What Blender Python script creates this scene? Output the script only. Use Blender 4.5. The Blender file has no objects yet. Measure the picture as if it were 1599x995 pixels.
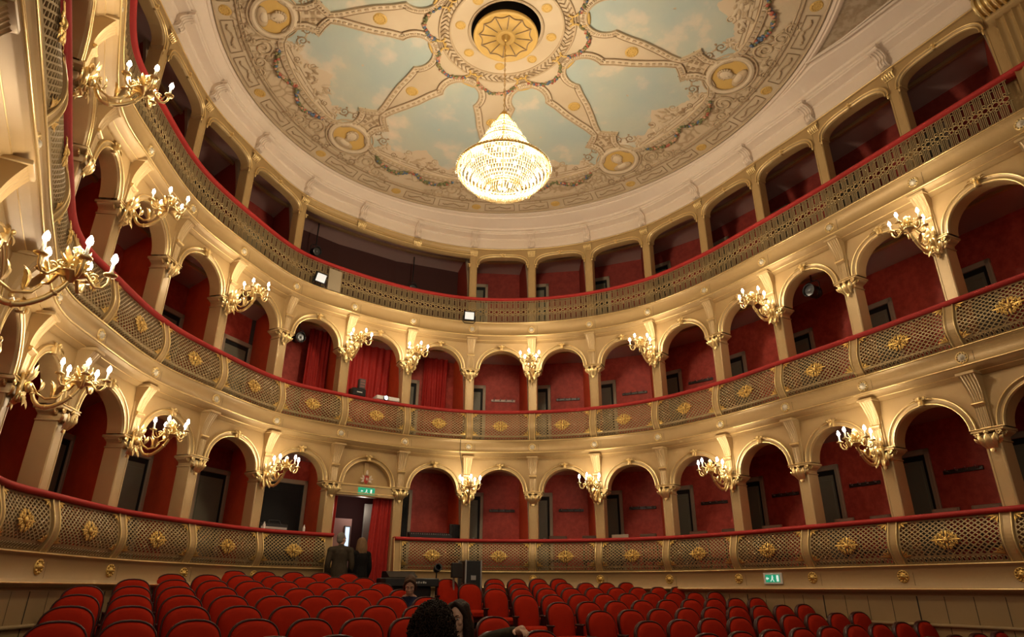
import bpy, math, random
import numpy as np
from math import sin, cos, pi, radians, sqrt, atan2
from mathutils import Matrix, Vector
S = bpy.context.scene
COL = S.collection
R_ = random.Random(7)

# ------------------------------------------------------------ camera, world, exposure
cam_d = bpy.data.cameras.new('camera'); cam = bpy.data.objects.new('camera', cam_d); COL.objects.link(cam)
cam_d.sensor_width = 36.0; cam_d.lens = 1009.46 / 1599 * 36; cam_d.clip_start = 0.05; cam_d.clip_end = 200
cam.matrix_world = Matrix.Rotation(radians(90 + 22.7485), 4, 'X') @ Matrix.Rotation(radians(0.36614), 4, 'Z')
S.camera = cam
S.view_settings.view_transform = 'Standard'; S.view_settings.look = 'None'
S.view_settings.gamma = 1.0; S.view_settings.use_curve_mapping = False
S.view_settings.exposure = 0.0
cy = S.cycles
cy.max_bounces = 5; cy.diffuse_bounces = 3; cy.glossy_bounces = 3; cy.transmission_bounces = 4; cy.transparent_max_bounces = 6
cy.sample_clamp_indirect = 6; cy.caustics_reflective = False; cy.caustics_refractive = False
cy.use_denoising = True
W_ = bpy.data.worlds.new('ambient_fill'); S.world = W_; W_.use_nodes = True  # warm ambient fill, added; no lamp on the stage gives it
W_.node_tree.nodes['Background'].inputs[0].default_value = (1.0, 0.80, 0.56, 1)
W_.node_tree.nodes['Background'].inputs[1].default_value = 0.22
SCONCE_W = 18.5
CHAND_W = 640.0
STAGE_W = 70.0
def lamp(name, kind, loc, energy, color, size=0.1, rot=None, parent=None):
    d = bpy.data.lights.new(name, kind); d.energy = energy; d.color = color
    if kind == 'AREA': d.shape = 'RECTANGLE'; d.size = size[0]; d.size_y = size[1]
    else: d.shadow_soft_size = size
    o = bpy.data.objects.new(name, d); COL.objects.link(o); o.location = loc
    if rot: o.rotation_euler = rot
    if parent: o.parent = parent
    return o
# added fill light over the stage, unseen behind the camera, pointing into the hall
_p = Vector((1.6, -1.2, 4.6)); _t = Vector((-0.6, 10.5, 3.0))
lamp('stage_fill_light', 'AREA', _p, STAGE_W, (1.0, 0.80, 0.56), (5.0, 2.0), (_t - _p).to_track_quat('-Z', 'Y').to_euler())

# ------------------------------------------------------------ materials
def mat(name, color, rough=0.5, metal=0.0, emit=None, estr=0.0, noise=None, bump=None, spec=None, sheen=None):
    """noise=(scale, second colour, contrast) ; bump=(scale, strength)"""
    m = bpy.data.materials.new(name); m.use_nodes = True
    nt = m.node_tree; b = nt.nodes['Principled BSDF']
    b.inputs['Base Color'].default_value = (*color, 1); b.inputs['Roughness'].default_value = rough
    b.inputs['Metallic'].default_value = metal
    if spec is not None: b.inputs['Specular IOR Level'].default_value = spec
    if sheen: b.inputs['Sheen Weight'].default_value = sheen; b.inputs['Sheen Roughness'].default_value = 0.4
    if emit:
        b.inputs['Emission Color'].default_value = (*emit, 1); b.inputs['Emission Strength'].default_value = estr
    if noise or bump:
        tc = nt.nodes.new('ShaderNodeTexCoord')
    if noise:
        n = nt.nodes.new('ShaderNodeTexNoise'); n.inputs['Scale'].default_value = noise[0]; n.inputs['Detail'].default_value = 5
        n.inputs['Roughness'].default_value = 0.6
        nt.links.new(tc.outputs['Object'], n.inputs['Vector'])
        r = nt.nodes.new('ShaderNodeValToRGB'); r.color_ramp.elements[0].position = 0.5 - noise[2]; r.color_ramp.elements[1].position = 0.5 + noise[2]
        r.color_ramp.elements[0].color = (*color, 1); r.color_ramp.elements[1].color = (*noise[1], 1)
        nt.links.new(n.outputs['Fac'], r.inputs['Fac']); nt.links.new(r.outputs['Color'], b.inputs['Base Color'])
    if bump:
        n2 = nt.nodes.new('ShaderNodeTexNoise'); n2.inputs['Scale'].default_value = bump[0]; n2.inputs['Detail'].default_value = 3
        nt.links.new(tc.outputs['Object'], n2.inputs['Vector'])
        bp = nt.nodes.new('ShaderNodeBump'); bp.inputs['Strength'].default_value = bump[1]; bp.inputs['Distance'].default_value = 0.01
        nt.links.new(n2.outputs['Fac'], bp.inputs['Height']); nt.links.new(bp.outputs['Normal'], b.inputs['Normal'])
    return m
def no_sample(m):
    try: m.cycles.emission_sampling = 'NONE'
    except Exception: pass
    return m
PAINT = mat('ochre_paint', (0.50, 0.335, 0.145), 0.42, 0.15, noise=(3.0, (0.45, 0.295, 0.125), 0.3))
PALE = mat('pale_ochre_paint', (0.53, 0.365, 0.17), 0.36, 0.15)
GOLD = mat('gilding', (0.90, 0.68, 0.32), 0.30, 0.75)
GILT = mat('antique_gilding', (0.72, 0.47, 0.14), 0.38, 0.7)
LATT = mat('lattice_bronze_paint', (0.38, 0.275, 0.135), 0.5, 0.3)
IRON = mat('railing_bronze_paint', (0.34, 0.25, 0.125), 0.5, 0.3)
RAILRED = mat('handrail_red_velvet', (0.42, 0.018, 0.014), 0.7)
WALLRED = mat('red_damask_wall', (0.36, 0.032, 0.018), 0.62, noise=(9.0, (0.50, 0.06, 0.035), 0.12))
PARTRED = mat('lamplit_red_wall', (0.60, 0.07, 0.018), 0.6, noise=(6.0, (0.50, 0.055, 0.016), 0.2))  # partition red with the lamps' orange light put into the colour
BOXCEIL = mat('mauve_ceiling', (0.50, 0.34, 0.31), 0.8)
BOXFLOOR = mat('dark_carpet', (0.06, 0.015, 0.012), 0.9)
DOORFR = mat('greige_door_frame', (0.40, 0.31, 0.215), 0.5)
DOORLEAF = mat('grey_green_door', (0.19, 0.18, 0.125), 0.5)
DARK = mat('dark_gap', (0.008, 0.007, 0.006), 0.8)  # black for joints, and for shade painted into gaps and openings
BLACK = mat('black_plastic', (0.012, 0.012, 0.014), 0.4)
BLACKM = mat('black_metal', (0.02, 0.02, 0.022), 0.35, 0.5)
STEEL = mat('steel', (0.55, 0.55, 0.56), 0.3, 0.9)
WHITE = mat('white_plastic', (0.75, 0.74, 0.70), 0.4)
CREAM = mat('cream_plaster', (0.60, 0.50, 0.365), 0.6, noise=(2.0, (0.55, 0.45, 0.32), 0.3))
CREAMD = mat('shaded_cream_paint', (0.52, 0.41, 0.275), 0.6)
BASEW = mat('brown_ochre_panelling', (0.33, 0.225, 0.105), 0.5, noise=(2.5, (0.29, 0.195, 0.09), 0.3))
FLOORM = mat('dark_parquet', (0.09, 0.045, 0.025), 0.5)
CURT = mat('red_curtain', (0.42, 0.014, 0.008), 0.7)

# ------------------------------------------------------------ mesh builder
class M:
    def __init__(s): s.v = []; s.f = []; s.mi = []; s.sm = []; s.n = 0
    def add(s, V, F, mi=0, sm=False):
        V = np.asarray(V, float).reshape(-1, 3); o = s.n
        s.v.append(V); s.n += len(V)
        for f in F: s.f.append([i + o for i in f]); s.mi.append(mi); s.sm.append(sm)
        return s
    def grid(s, A, mi=0, cu=False, cv=False, sm=True):
        A = np.asarray(A, float); nu, nv = A.shape[:2]; F = []
        for i in range(nu if cu else nu - 1):
            for j in range(nv if cv else nv - 1):
                a, b = i, (i + 1) % nu; c, d = j, (j + 1) % nv
                F.append((a * nv + c, b * nv + c, b * nv + d, a * nv + d))
        return s.add(A.reshape(-1, 3), F, mi, sm)
    def poly(s, pts, mi=0): return s.add(pts, [tuple(range(len(pts)))], mi)
    def box(s, x0, x1, y0, y1, z0, z1, mi=0):
        V = [(x, y, z) for x in (x0, x1) for y in (y0, y1) for z in (z0, z1)]
        return s.add(V, [(0, 1, 3, 2), (4, 6, 7, 5), (0, 4, 5, 1), (2, 3, 7, 6), (0, 2, 6, 4), (1, 5, 7, 3)], mi)
    def bbox(s, x0, x1, y0, y1, z0, z1, b=0.01, mi=0, sm=True):
        """box with rounded edges round the y axis and chamfered front/back"""
        def ring(y, i):
            r = b; P = []
            for cx, cz, a0 in ((x1 - r, z1 - r, 0), (x0 + r, z1 - r, 90), (x0 + r, z0 + r, 180), (x1 - r, z0 + r, 270)):
                for k in range(4):
                    a = radians(a0 + 30 * k); P.append((cx + (r - i) * cos(a), y, cz + (r - i) * sin(a)))
            return P
        c = min(b, abs(y1 - y0) * .45) * .7
        rs = [ring(y0, c), ring(y0 + c, 0), ring(y1 - c, 0), ring(y1, c)]
        s.grid(rs, mi, cv=True, sm=sm); s.poly(rs[0], mi); s.poly(rs[-1][::-1], mi); return s
    def tube(s, path, r, seg=6, mi=0, sm=True, cap=True, closed=False, flat=None):
        P = np.asarray(path, float); n = len(P); r = np.broadcast_to(np.asarray(r, float), (n,))
        if closed: T = np.roll(P, -1, 0) - np.roll(P, 1, 0)
        else: T = np.gradient(P, axis=0)
        T = T / (np.linalg.norm(T, axis=1)[:, None] + 1e-12)
        up = np.array((0, 0, 1.)) if abs(T[0][2]) < .9 else np.array((1., 0, 0))
        A = []; u = np.cross(T[0], up); u /= np.linalg.norm(u)
        for i in range(n):
            u = u - T[i] * (u @ T[i]); u /= np.linalg.norm(u) + 1e-12; w = np.cross(T[i], u)
            a = np.arange(seg) * 2 * pi / seg
            A.append(P[i] + r[i] * (np.cos(a)[:, None] * u + np.sin(a)[:, None] * w * (flat or 1)))
        A = np.array(A); s.grid(A, mi, cu=closed, cv=True, sm=sm)
        if cap and not closed: s.poly(A[0][::-1], mi); s.poly(A[-1], mi)
        return s
    def lathe(s, prof, c=(0, 0, 0), seg=12, mi=0, sm=True, ax=None):
        """prof (r, h); ax = 3x3 rows (e1, e2, axis)"""
        E = np.eye(3) if ax is None else np.asarray(ax, float); c = np.asarray(c, float)
        a = np.arange(seg) * 2 * pi / seg
        A = [c + r * (np.cos(a)[:, None] * E[0] + np.sin(a)[:, None] * E[1]) + h * E[2] for r, h in prof]
        return s.grid(A, mi, cv=True, sm=sm)
    def blob(s, c, r, seg=8, rings=5, mi=0, E=None, ph=0):
        r = np.broadcast_to(np.asarray(r, float), (3,)); E = np.eye(3) if E is None else np.asarray(E, float); A = []
        for i in range(rings + 1):
            t = pi * i / rings; q = np.array([[sin(t) * cos(p + ph) * r[0], sin(t) * sin(p + ph) * r[1], cos(t) * r[2]] for p in np.arange(seg) * 2 * pi / seg])
            A.append(np.asarray(c) + q @ E)
        return s.grid(A, mi, cv=True)
    def leaf(s, base, tip, nrm, w, curl=0.3, n=6, mi=0):
        """a pointed leaf from base to tip, arched along nrm"""
        base, tip, nrm = (np.asarray(q, float) for q in (base, tip, nrm)); d = tip - base; L = np.linalg.norm(d)
        side = np.cross(d, nrm); side /= np.linalg.norm(side) + 1e-9; A = []
        for i in range(n + 1):
            t = i / n; c = base + d * t + nrm * L * curl * sin(pi * t * .85)
            ww = w * (sin(pi * min(1, t * .9 + .1)) ** .7) * (1 - .15 * (i % 2))
            A.append([c - side * ww - nrm * ww * .5, c, c + side * ww - nrm * ww * .5])
        return s.grid(A, mi)
    def xf(s, mtx):
        mt = np.array(mtx); s.v = [(V @ mt[:3, :3].T) + mt[:3, 3] for V in s.v]; return s
    def join(s, o, mtx=None, mi=0):
        V = np.concatenate(o.v)
        if mtx is not None: mt = np.array(mtx); V = V @ mt[:3, :3].T + mt[:3, 3]
        off = s.n; s.v.append(V); s.n += len(V)
        for f, i, q in zip(o.f, o.mi, o.sm): s.f.append([k + off for k in f]); s.mi.append(i + mi); s.sm.append(q)
        return s
    def mesh(s, name, mats, base=(0, 0, 0)):
        me = bpy.data.meshes.new(name)
        V = np.concatenate(s.v) - np.asarray(base, float)
        me.from_pydata(V.tolist(), [], s.f)
        for m in (mats if isinstance(mats, (list, tuple)) else [mats]): me.materials.append(m)
        me.polygons.foreach_set('material_index', s.mi); me.polygons.foreach_set('use_smooth', s.sm); me.update()
        return me
    def build(s, name, mats, parent=None, base=(0, 0, 0)):
        o = bpy.data.objects.new(name, s.mesh(name, mats, base)); COL.objects.link(o)
        if parent: o.parent = parent
        else: o.location = base
        return o
def tag(o, label=None, cat=None, group=None, kind=None):
    if label: o['label'] = label
    if cat: o['category'] = cat
    if group: o['group'] = group
    if kind: o['kind'] = kind
    return o
def empty(name, loc, rz=0, label=None, cat=None, group=None):
    o = bpy.data.objects.new(name, None); COL.objects.link(o); o.empty_display_size = .1
    o.location = loc; o.rotation_euler = (0, 0, rz); return tag(o, label, cat, group, 'thing')
def struct(o): o['kind'] = 'structure'; return o
def kids(o): return [c for c in bpy.data.objects if c.parent == o]
_KIDS = {}
def freeze(root):
    """remember the tree under a finished source thing so copies need no search"""
    by = {}
    for c in bpy.data.objects:
        if c.parent: by.setdefault(c.parent.name, []).append(c)
    def tr(o): return [(c, tr(c)) for c in by.get(o.name, [])]
    _KIDS[root.name] = tr(root); return root
def dup(root, loc, rz, label=None, group=None):
    r = root.copy(); COL.objects.link(r); r.location = loc; r.rotation_euler = (0, 0, rz)
    if label: r['label'] = label
    if group: r['group'] = group
    def rec(src, par):
        for c, sub in src:
            d = c.copy(); COL.objects.link(d); d.parent = par; rec(sub, d)
    rec(_KIDS[root.name], r); return r
ORD = ['', 'first', 'second', 'third', 'fourth', 'fifth', 'sixth', 'seventh', 'eighth', 'ninth', 'tenth', 'eleventh', 'twelfth', 'thirteenth', 'fourteenth']
TN = {1: 'lowest', 2: 'middle', 3: 'top'}
def bay_txt(b):
    d = b - 5
    return 'in line with the doorway' if d == 0 else f"{ORD[abs(d)]} bay {'left' if d < 0 else 'right'} of the doorway"
def col_txt(c):
    return f"{ORD[6 - c]} left of the doorway" if c <= 5 else f"{ORD[c - 5]} right of the doorway"

# ------------------------------------------------------------ plan of the horseshoe
PC = {-4: (-1.88, .96), -3: (-2.68, 2.31), -2: (-3.49, 3.63), -1: (-4.31, 4.96), 0: (-5.03, 6.28), 1: (-5.23, 7.43), 2: (-5.32, 8.96), 3: (-5.03, 10.41), 4: (-4.5, 11.91),
      5: (-3.51, 12.95), 6: (-2.32, 13.77), 7: (-.96, 14.26), 8: (.48, 14.27), 9: (1.84, 13.9), 10: (3.08, 13.14), 11: (4.04, 11.99), 12: (4.77, 10.73),
      13: (5.46, 9.48), 14: (6.11, 8.16), 15: (6.76, 6.84), 16: (7.4, 5.52), 17: (8.04, 4.2)}
_k0 = min(PC); _PA = np.array([PC[k] for k in sorted(PC)], float)
def F2(u):
    u = np.asarray(u, float); i = np.clip(np.floor(u).astype(int) - _k0, 1, len(_PA) - 3); t = (u - _k0 - i)[..., None]
    a, b, c, d = _PA[i - 1], _PA[i], _PA[i + 1], _PA[i + 2]
    return .5 * (2 * b + (c - a) * t + (2 * a - 5 * b + 4 * c - d) * t ** 2 + (3 * b - a - 3 * c + d) * t ** 3)
def T2(u):
    u = np.asarray(u, float); d = F2(u + .02) - F2(u - .02); return d / np.linalg.norm(d, axis=-1)[..., None]
def Wp(u, n, z):
    """facade coordinates (bay index, distance out into the hall, height) to world"""
    u, n, z = np.broadcast_arrays(np.asarray(u, float), np.asarray(n, float), np.asarray(z, float))
    t = T2(u); N = np.stack([t[..., 1], -t[..., 0]], -1); p = F2(u) + n[..., None] * N
    return np.concatenate([p, z[..., None]], -1)
def rzk(u): t = T2(u); return atan2(t[1], t[0])
def BL(b): return float(np.linalg.norm(np.subtract(PC[b + 1], PC[b])))
RZ = {1: .977, 2: 3.736, 3: 6.543}          # rail heights at the column plane
RF = {1: .963, 2: 3.690, 3: 6.460}          # rail heights at the rail's front edge
UL, UR = -3.45, 16.0
def band(m, prof, u0, u1, mi=0, step=.1, sm=True, close=False):
    us = np.linspace(u0, u1, max(2, int((u1 - u0) / step) + 1)); pr = np.asarray(prof, float)
    A = Wp(us[:, None], pr[None, :, 0], pr[None, :, 1]); m.grid(A, mi, cv=close, sm=sm); return m
def ubead(m, u0, u1, n, z, r, mi=0, step=.1):
    us = np.linspace(u0, u1, max(2, int((u1 - u0) / step) + 1)); return m.tube(Wp(us, n, z), r, 6, mi)
# ------------------------------------------------------------ the shell: stalls floor, base wall, box floors, walls and ceilings
RK = dict(c=cos(.535), s=sin(.535))
def floor_z(x, y):
    p = x * RK['c'] + y * RK['s']; q = -x * RK['s'] + y * RK['c']
    return -.863 + .0935 * q - .895
def build_floor():
    xs = np.linspace(-9, 12, 22); ys = np.linspace(-1, 18, 20); A = np.zeros((22, 20, 3))
    for i, x in enumerate(xs):
        for j, y in enumerate(ys): A[i, j] = (x, y, floor_z(x, y))
    m = M().grid(A); struct(m.build('floor', FLOORM))
build_floor()
SEG1 = [(UL, 5.045), (5.955, UR)]
ZB = -2.2
m = M()
for a, b in SEG1:
    band(m, [(.20, .028), (.19, .01), (.15, -.01), (.11, -.02), (.10, -.04), (.10, ZB)], a, b, sm=False)
    band(m, [(.10, -.37), (.135, -.375), (.145, -.39), (.135, -.41), (.10, -.415)], a, b)
for k in range(-3, 16):                                   # board joints of the panelling
    for j in range(4):
        u = k + j / 4 + .06
        if 5.0 < u < 6.0: continue
        w = .009 if j == 0 else .004
        A = Wp(np.array([u - w / 1.4, u + w / 1.4])[:, None], .102, np.array([-.05, ZB])[None]); m.grid(A, 1, sm=False)
struct(m.build('wall_base', [BASEW, DARK]))
def BK(k):
    f = F2(float(k)); t = T2(float(k)); no = np.array((-t[1], t[0]))
    sh = np.interp(k, (-3, -2, -1, 0, 1, 2, 3, 4, 5, 6, 7, 8, 9, 10, 11, 12, 13, 14, 15), (.49, .57, .64, .66, .54, .41, .29, .17, .05, -.08, -.17, -.29, -.41, -.54, -.66, -.64, -.57, -.49, -.42))
    return f + 1.25 * no + sh * 1.45 * t
PARTTOP = mat('shaded_red_partition', (0.26, 0.022, 0.010), 0.7); WALLTOP = mat('shaded_red_wall', (0.24, 0.022, 0.014), 0.7, noise=(9.0, (0.31, 0.035, 0.022), 0.12)); DARKRED = mat('deep_shade_red_wall', (0.045, 0.008, 0.006), 0.8)  # top tier and vestibule shade put into darker copies of the reds
for t in (1, 2, 3):
    zf = RZ[t] - .86; zc = {1: RZ[1] + 1.69, 2: RZ[2] + 1.69, 3: 7.95}[t]
    m = M(); segs = [(UL, 5.0), (6.0, UR)] if t == 1 else [(UL, UR)]
    for a, b in segs: band(m, [(.1, zf), (-2.2, zf), (-2.2, zf - .1), (.1, zf - .1)], a, b, sm=False)
    struct(m.build('floor', BOXFLOOR))
    m = M(); zk = {1: zc - .20, 2: zc - .20, 3: zc - .16}[t]; band(m, [(-.14, zc), (-1.3, zk), (-2.4, zk - .1), (-2.4, zc + .1), (-.14, zc + .1)], UL, UR, sm=False)
    struct(m.build('ceiling', BOXCEIL))
    m = M(); zk = zc - .10; band(m, [(-.62, zk + .02), (-.62, zk - .035), (-.68, zk - .035), (-.68, zk)], UL, UR, sm=False)
    struct(m.build('trim_ceiling', PALE))
    # partitions between the boxes, aimed at the stage, their front edge sweeping back towards the ceiling
    for k in range(-3, 16):
        if not (t == 3 and k in (5, 6)):
            B = BK(k); f = F2(float(k)); d = (B - f); dl = np.linalg.norm(d); d = d / dl; w_ = np.array((-d[1], d[0])) * .028
            def sedge(z):
                q = max(0, min(1, (z - RZ[t]) / (zc - RZ[t]))); return .24 + .34 * q ** 1.6
            zs = np.linspace(zf, zc, 12); m = M(); P3 = lambda s, o, z: (f[0] + d[0] * s + w_[0] * o, f[1] + d[1] * s + w_[1] * o, z)
            for o in (-1, 1): m.grid([[P3(sedge(z), o, z), P3(dl, o, z)] for z in zs], 0, sm=False)
            m.grid([[P3(sedge(z) + .06, -1.6, z), P3(sedge(z) - .012, -1.6, z), P3(sedge(z) - .012, 1.6, z), P3(sedge(z) + .06, 1.6, z)] for z in zs], 1, sm=False)
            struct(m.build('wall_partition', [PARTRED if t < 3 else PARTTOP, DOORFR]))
        if k < 15:
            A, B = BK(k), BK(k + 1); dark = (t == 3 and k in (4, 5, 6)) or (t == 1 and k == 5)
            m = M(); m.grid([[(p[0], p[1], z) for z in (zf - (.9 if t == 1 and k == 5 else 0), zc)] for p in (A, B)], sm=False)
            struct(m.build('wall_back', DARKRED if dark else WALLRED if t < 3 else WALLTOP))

# ------------------------------------------------------------ doors and coat racks at the back of the boxes
def mapbay(m, b, L, z0, n0):
    """local x from the bay's left column, y into the wall, z up -> world"""
    V = np.concatenate(m.v); m.v = [Wp(b + V[:, 0] / L, n0 - V[:, 1], z0 + V[:, 2])]; return m
def backframe(b):
    A, B = BK(b), BK(b + 1); X = (B - A); L = np.linalg.norm(X); X /= L; return A, X, np.array((-X[1], X[0])), L
def mapback(m, b, z0):
    """local x along the box's back wall from its left corner, y into the wall, z up -> world"""
    A, X, Y, L = backframe(b); V = np.concatenate(m.v); p = A + V[:, :1] * X + V[:, 1:2] * Y; m.v = [np.concatenate([p, z0 + V[:, 2:3]], 1)]; return m
def box_door(b, t):
    A, X, Y, L = backframe(b); zf = RZ[t] - .86; h = {1: 1.96, 2: 1.80, 3: 1.78}[t]; wl = min(.80, .45 * L) if (b, t) != (4, 1) else .62 * L; x0 = .025 * L if b > 4 else .975 * L - wl; shut = (b, t) not in ((4, 1), (6, 1)) ; base = (*(A + X * (x0 + wl / 2)), zf)
    fr = M(); f = .075
    for (a0, a1, z0, z1) in ((0, f, 0, h), (wl - f, wl, 0, h), (0, wl, h - f * 1.2, h)): fr.bbox(x0 + a0, x0 + a1, -.05, .0, z0, z1, .012)
    o = mapback(fr, b, zf).build('door_%d' % (t * 20 + b + 4), DOORFR, None, base); struct(o)
    lf = M(); lf.bbox(x0 + f, x0 + wl - f, -.014, .0, 0, h - f * 1.2, .006)
    for (z0, z1) in ((.15, .75), (.9, h - .25)): lf.bbox(x0 + f + .05, x0 + wl - f - .09, -.022, -.01, z0, z1, .008)
    lf.box(x0 + f, x0 + wl - f, -.018, -.010, h - f * 1.2 - .08, h - f * 1.2, 1); lf.box(x0 + wl - f - .05, x0 + wl - f, -.02, -.012, 0, h - f * 1.2, 1)
    mapback(lf, b, zf).build('door_leaf' if shut else 'dark_opening_sheet', [DOORLEAF if shut else DARK, DARK], o, base)  # open doors get a black sheet painted for the unlit space behind
    if not shut: return
    hd = M(); hd.tube([(x0 + wl - f - .07, -.014, .95), (x0 + wl - f - .07, -.06, .95), (x0 + wl - f - .15, -.06, .95)], .009, 6)
    mapback(hd, b, zf).build('door_handle', STEEL, o, base)
    if t == 2 and b in (12, 13, 14):
        bar = M(); bar.tube([(x0 + f, -.06, 1.32), (x0 + wl - f, -.06, 1.32)], .012, 6)
        mapback(bar, b, zf).build('push_bar', STEEL, o, base)
RACKM = mat('dark_rack_board', (0.03, 0.018, 0.013), 0.4); RACKW = mat('pale_rack_board', (0.62, 0.50, 0.44), 0.5)
def coat_rack(b, t, pale=False):
    A, X, Y, L = backframe(b); z0 = RZ[t] + {1: .70, 2: .56}[t]; x0, x1 = .56 * L, .92 * L; base = (*(A + X * x0), z0)
    m = M().bbox(x0, x1, -.02, 0, -.03, .03, .008)
    o = mapback(m, b, z0).build('coat_rack', RACKW if pale else RACKM, None, base)
    tag(o, f"{'pale' if pale else 'dark'} coat hook rail in the {TN[t]} tier box, {bay_txt(b)}", 'coat rack', 'coat hook rails in the boxes', 'thing')
    for i in range(4):
        x = x0 + (i + .5) * (x1 - x0) / 4
        h = M().tube([(x, -.02, .01), (x, -.06, 0), (x, -.075, .02), (x, -.08, .04)], .007, 5).blob((x, -.02, .01), .013, 6, 4)
        mapback(h, b, z0).build('hook', STEEL, o, base)
for b in range(-3, 15):
    for t in (1, 2, 3):
        if (t == 3 and b in (4, 5, 6)) or (t == 2 and b in (4, 5)) or (t == 1 and b == 5): continue
        box_door(b, t)
    if b >= 7: coat_rack(b, 1)
    if b in (7, 8, 9, 10): coat_rack(b, 2, b == 7)

# ------------------------------------------------------------ friezes, gold lines
FRZ1 = mat('ochre_base_frieze', (0.42, 0.275, 0.125), 0.5)
FR = {1: (.325, .030), 2: (3.005, 2.744), 3: (5.800, 5.472)}
for t in (1, 2, 3):
    zt, zl = FR[t]; m = M()
    for a, b in (SEG1 if t == 1 else [(UL, UR)]):
        pr = [(.05, zt + .03), (.16, zt + .02), (.19, zt), (.185, zt - .02), (.17, zt - .025), (.168, zt - .06), (.16, zt - .07), (.16, zl + .05), (.17, zl + .04), (.19, zl + .01), (.205, zl)]
        pr += [(.2, zl - .015), (.12, zl - .03)] if t == 1 else [(.19, zl - .02), (.16, zl - .035), (.15, zl - .05), (.10, zl - .06), (.08, zl - .085), (.045, zl - .095), (.03, zl - .115), (0, zl - .12)]
        band(m, pr, a, b)
        ubead(m, a, b, .195, zt + .003, .009, 1); ubead(m, a, b, .207, zl + .004, .011, 1)
        if t > 1: ubead(m, a, b, .085, zl - .075, .006, 1)
    for k in range(-3, 16):
        if t == 1 and k == 5: continue
        u = k + .10
        m.grid(Wp(np.array([u - .0015, u + .0015])[:, None], .163, np.array([zt - .075, zl + .05])[None]), 2, sm=False)
    struct(m.build('trim_%d' % t, [PAINT if t > 1 else FRZ1, GOLD, DARK]))
# rosettes on the friezes
def rosette_mesh(R, gm=0):
    m = M(); m.lathe([(0, .045), (.022, .04), (.034, .022), (.036, .012), (.05, .016), (.058, .008), (.06, 0)], seg=14, mi=1)
    for i in range(10):
        a = i * pi / 5; m.blob((.066 * cos(a), .066 * sin(a), .012), (.020, .014, .014), 6, 4, 0, [[cos(a), sin(a), 0], [-sin(a), cos(a), 0], [0, 0, 1]])
    m.lathe([(.088, .0), (.086, .012), (.076, .014), (.07, .004)], seg=18)
    # axis z -> -y
    return m.xf(Matrix.Scale(R / .088, 4) @ Matrix.Rotation(radians(90), 4, 'X'))
PEARL = mat('pearl_boss', (0.72, 0.63, 0.48), 0.25)
_rm = rosette_mesh(.084).mesh('frieze_rosette', [GOLD, PEARL]); _rm1 = rosette_mesh(.082).mesh('frieze_rosette', [GILT, GILT])
for t in (1, 2, 3):
    z = {1: .195, 2: 2.868, 3: 5.635}[t]
    for k in range(-3, 16):
        if t == 1 and k == 5: continue
        o = bpy.data.objects.new('frieze_rosette', _rm1 if t == 1 else _rm); COL.objects.link(o)
        o.location = Wp(k, .16, z); o.rotation_euler = (0, 0, rzk(k))
        tag(o, f"{'gilt flower boss on the base wall' if t == 1 else 'gilt rosette under the ' + TN[t] + ' tier'}, below column {col_txt(k)}", 'rosette', 'rosettes along the friezes', 'thing')

# ------------------------------------------------------------ columns with capital and bracket
def shaft_mesh(z0, z1, w=.098, d=.25):
    m = M(); b = .012
    pr = [(-w, d), (-w, b), (-w + b, 0), (-w + .03, 0), (-w + .036, .007), (w - .036, .007), (w - .03, 0), (w - b, 0), (w, b), (w, d)]
    m.grid([[(x, y, z) for z in (z0, z1)] for x, y in pr], sm=False); m.poly([(x, y, z1) for x, y in pr]); return m
def capital_mesh():
    m = M()
    m.bbox(-.10, .10, -.03, .25, 0, .10, .012)                     # bell
    m.bbox(-.20, .20, -.06, .26, .115, .155, .010)                  # abacus
    m.bbox(-.115, .115, -.05, .255, -.012, .008, .006)
    for s in (-1, 1):                                              # consoles under the arch feet
        P = [(.085, -.02), (.09, .03), (.11, .06), (.15, .08), (.185, .10), (.19, .115)]
        A = [[(s * x, y, z) for x, z in P] for y in (.02, .23)]; m.grid(A)
        for A_ in A: m.poly(A_ + [(s * .085, A_[0][1], .115)])
    return m
def capital_gold():
    m = M()
    for s in (-1, 1):                                              # volutes
        for y, c in ((-.055, (.13, .085)), (.02, (.155, .075))):
            th = np.linspace(0, 3.6 * pi, 22); r = .036 * (1 - th / (4.2 * pi))
            m.tube(np.stack([s * (c[0] + r * np.cos(th)), np.full(22, y), c[1] + r * np.sin(th)], 1), .010, 5)
        m.leaf((s * .05, -.04, -.10), (s * .10, -.075, .08), (0, -1, 0), .035, .25)
        m.leaf((s * .09, -.02, -.04), (s * .17, -.05, .05), (s * .3, -1, -.3), .028, .3)
    m.leaf((0, -.02, -.14), (0, -.075, .10), (0, -1, 0), .05, .25)
    m.leaf((0, -.015, -.03), (0, -.035, -.17), (0, -1, 0), .03, .2)
    m.blob((0, -.09, .10), (.035, .022, .03), 8, 5); m.blob((0, -.06, -.02), (.03, .025, .022), 8, 5)
    m.tube([(-.205, -.062, .152), (.205, -.062, .152)], .008, 6); m.tube([(-.2, -.062, .118), (.2, -.062, .118)], .006, 6)
    return m
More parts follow.
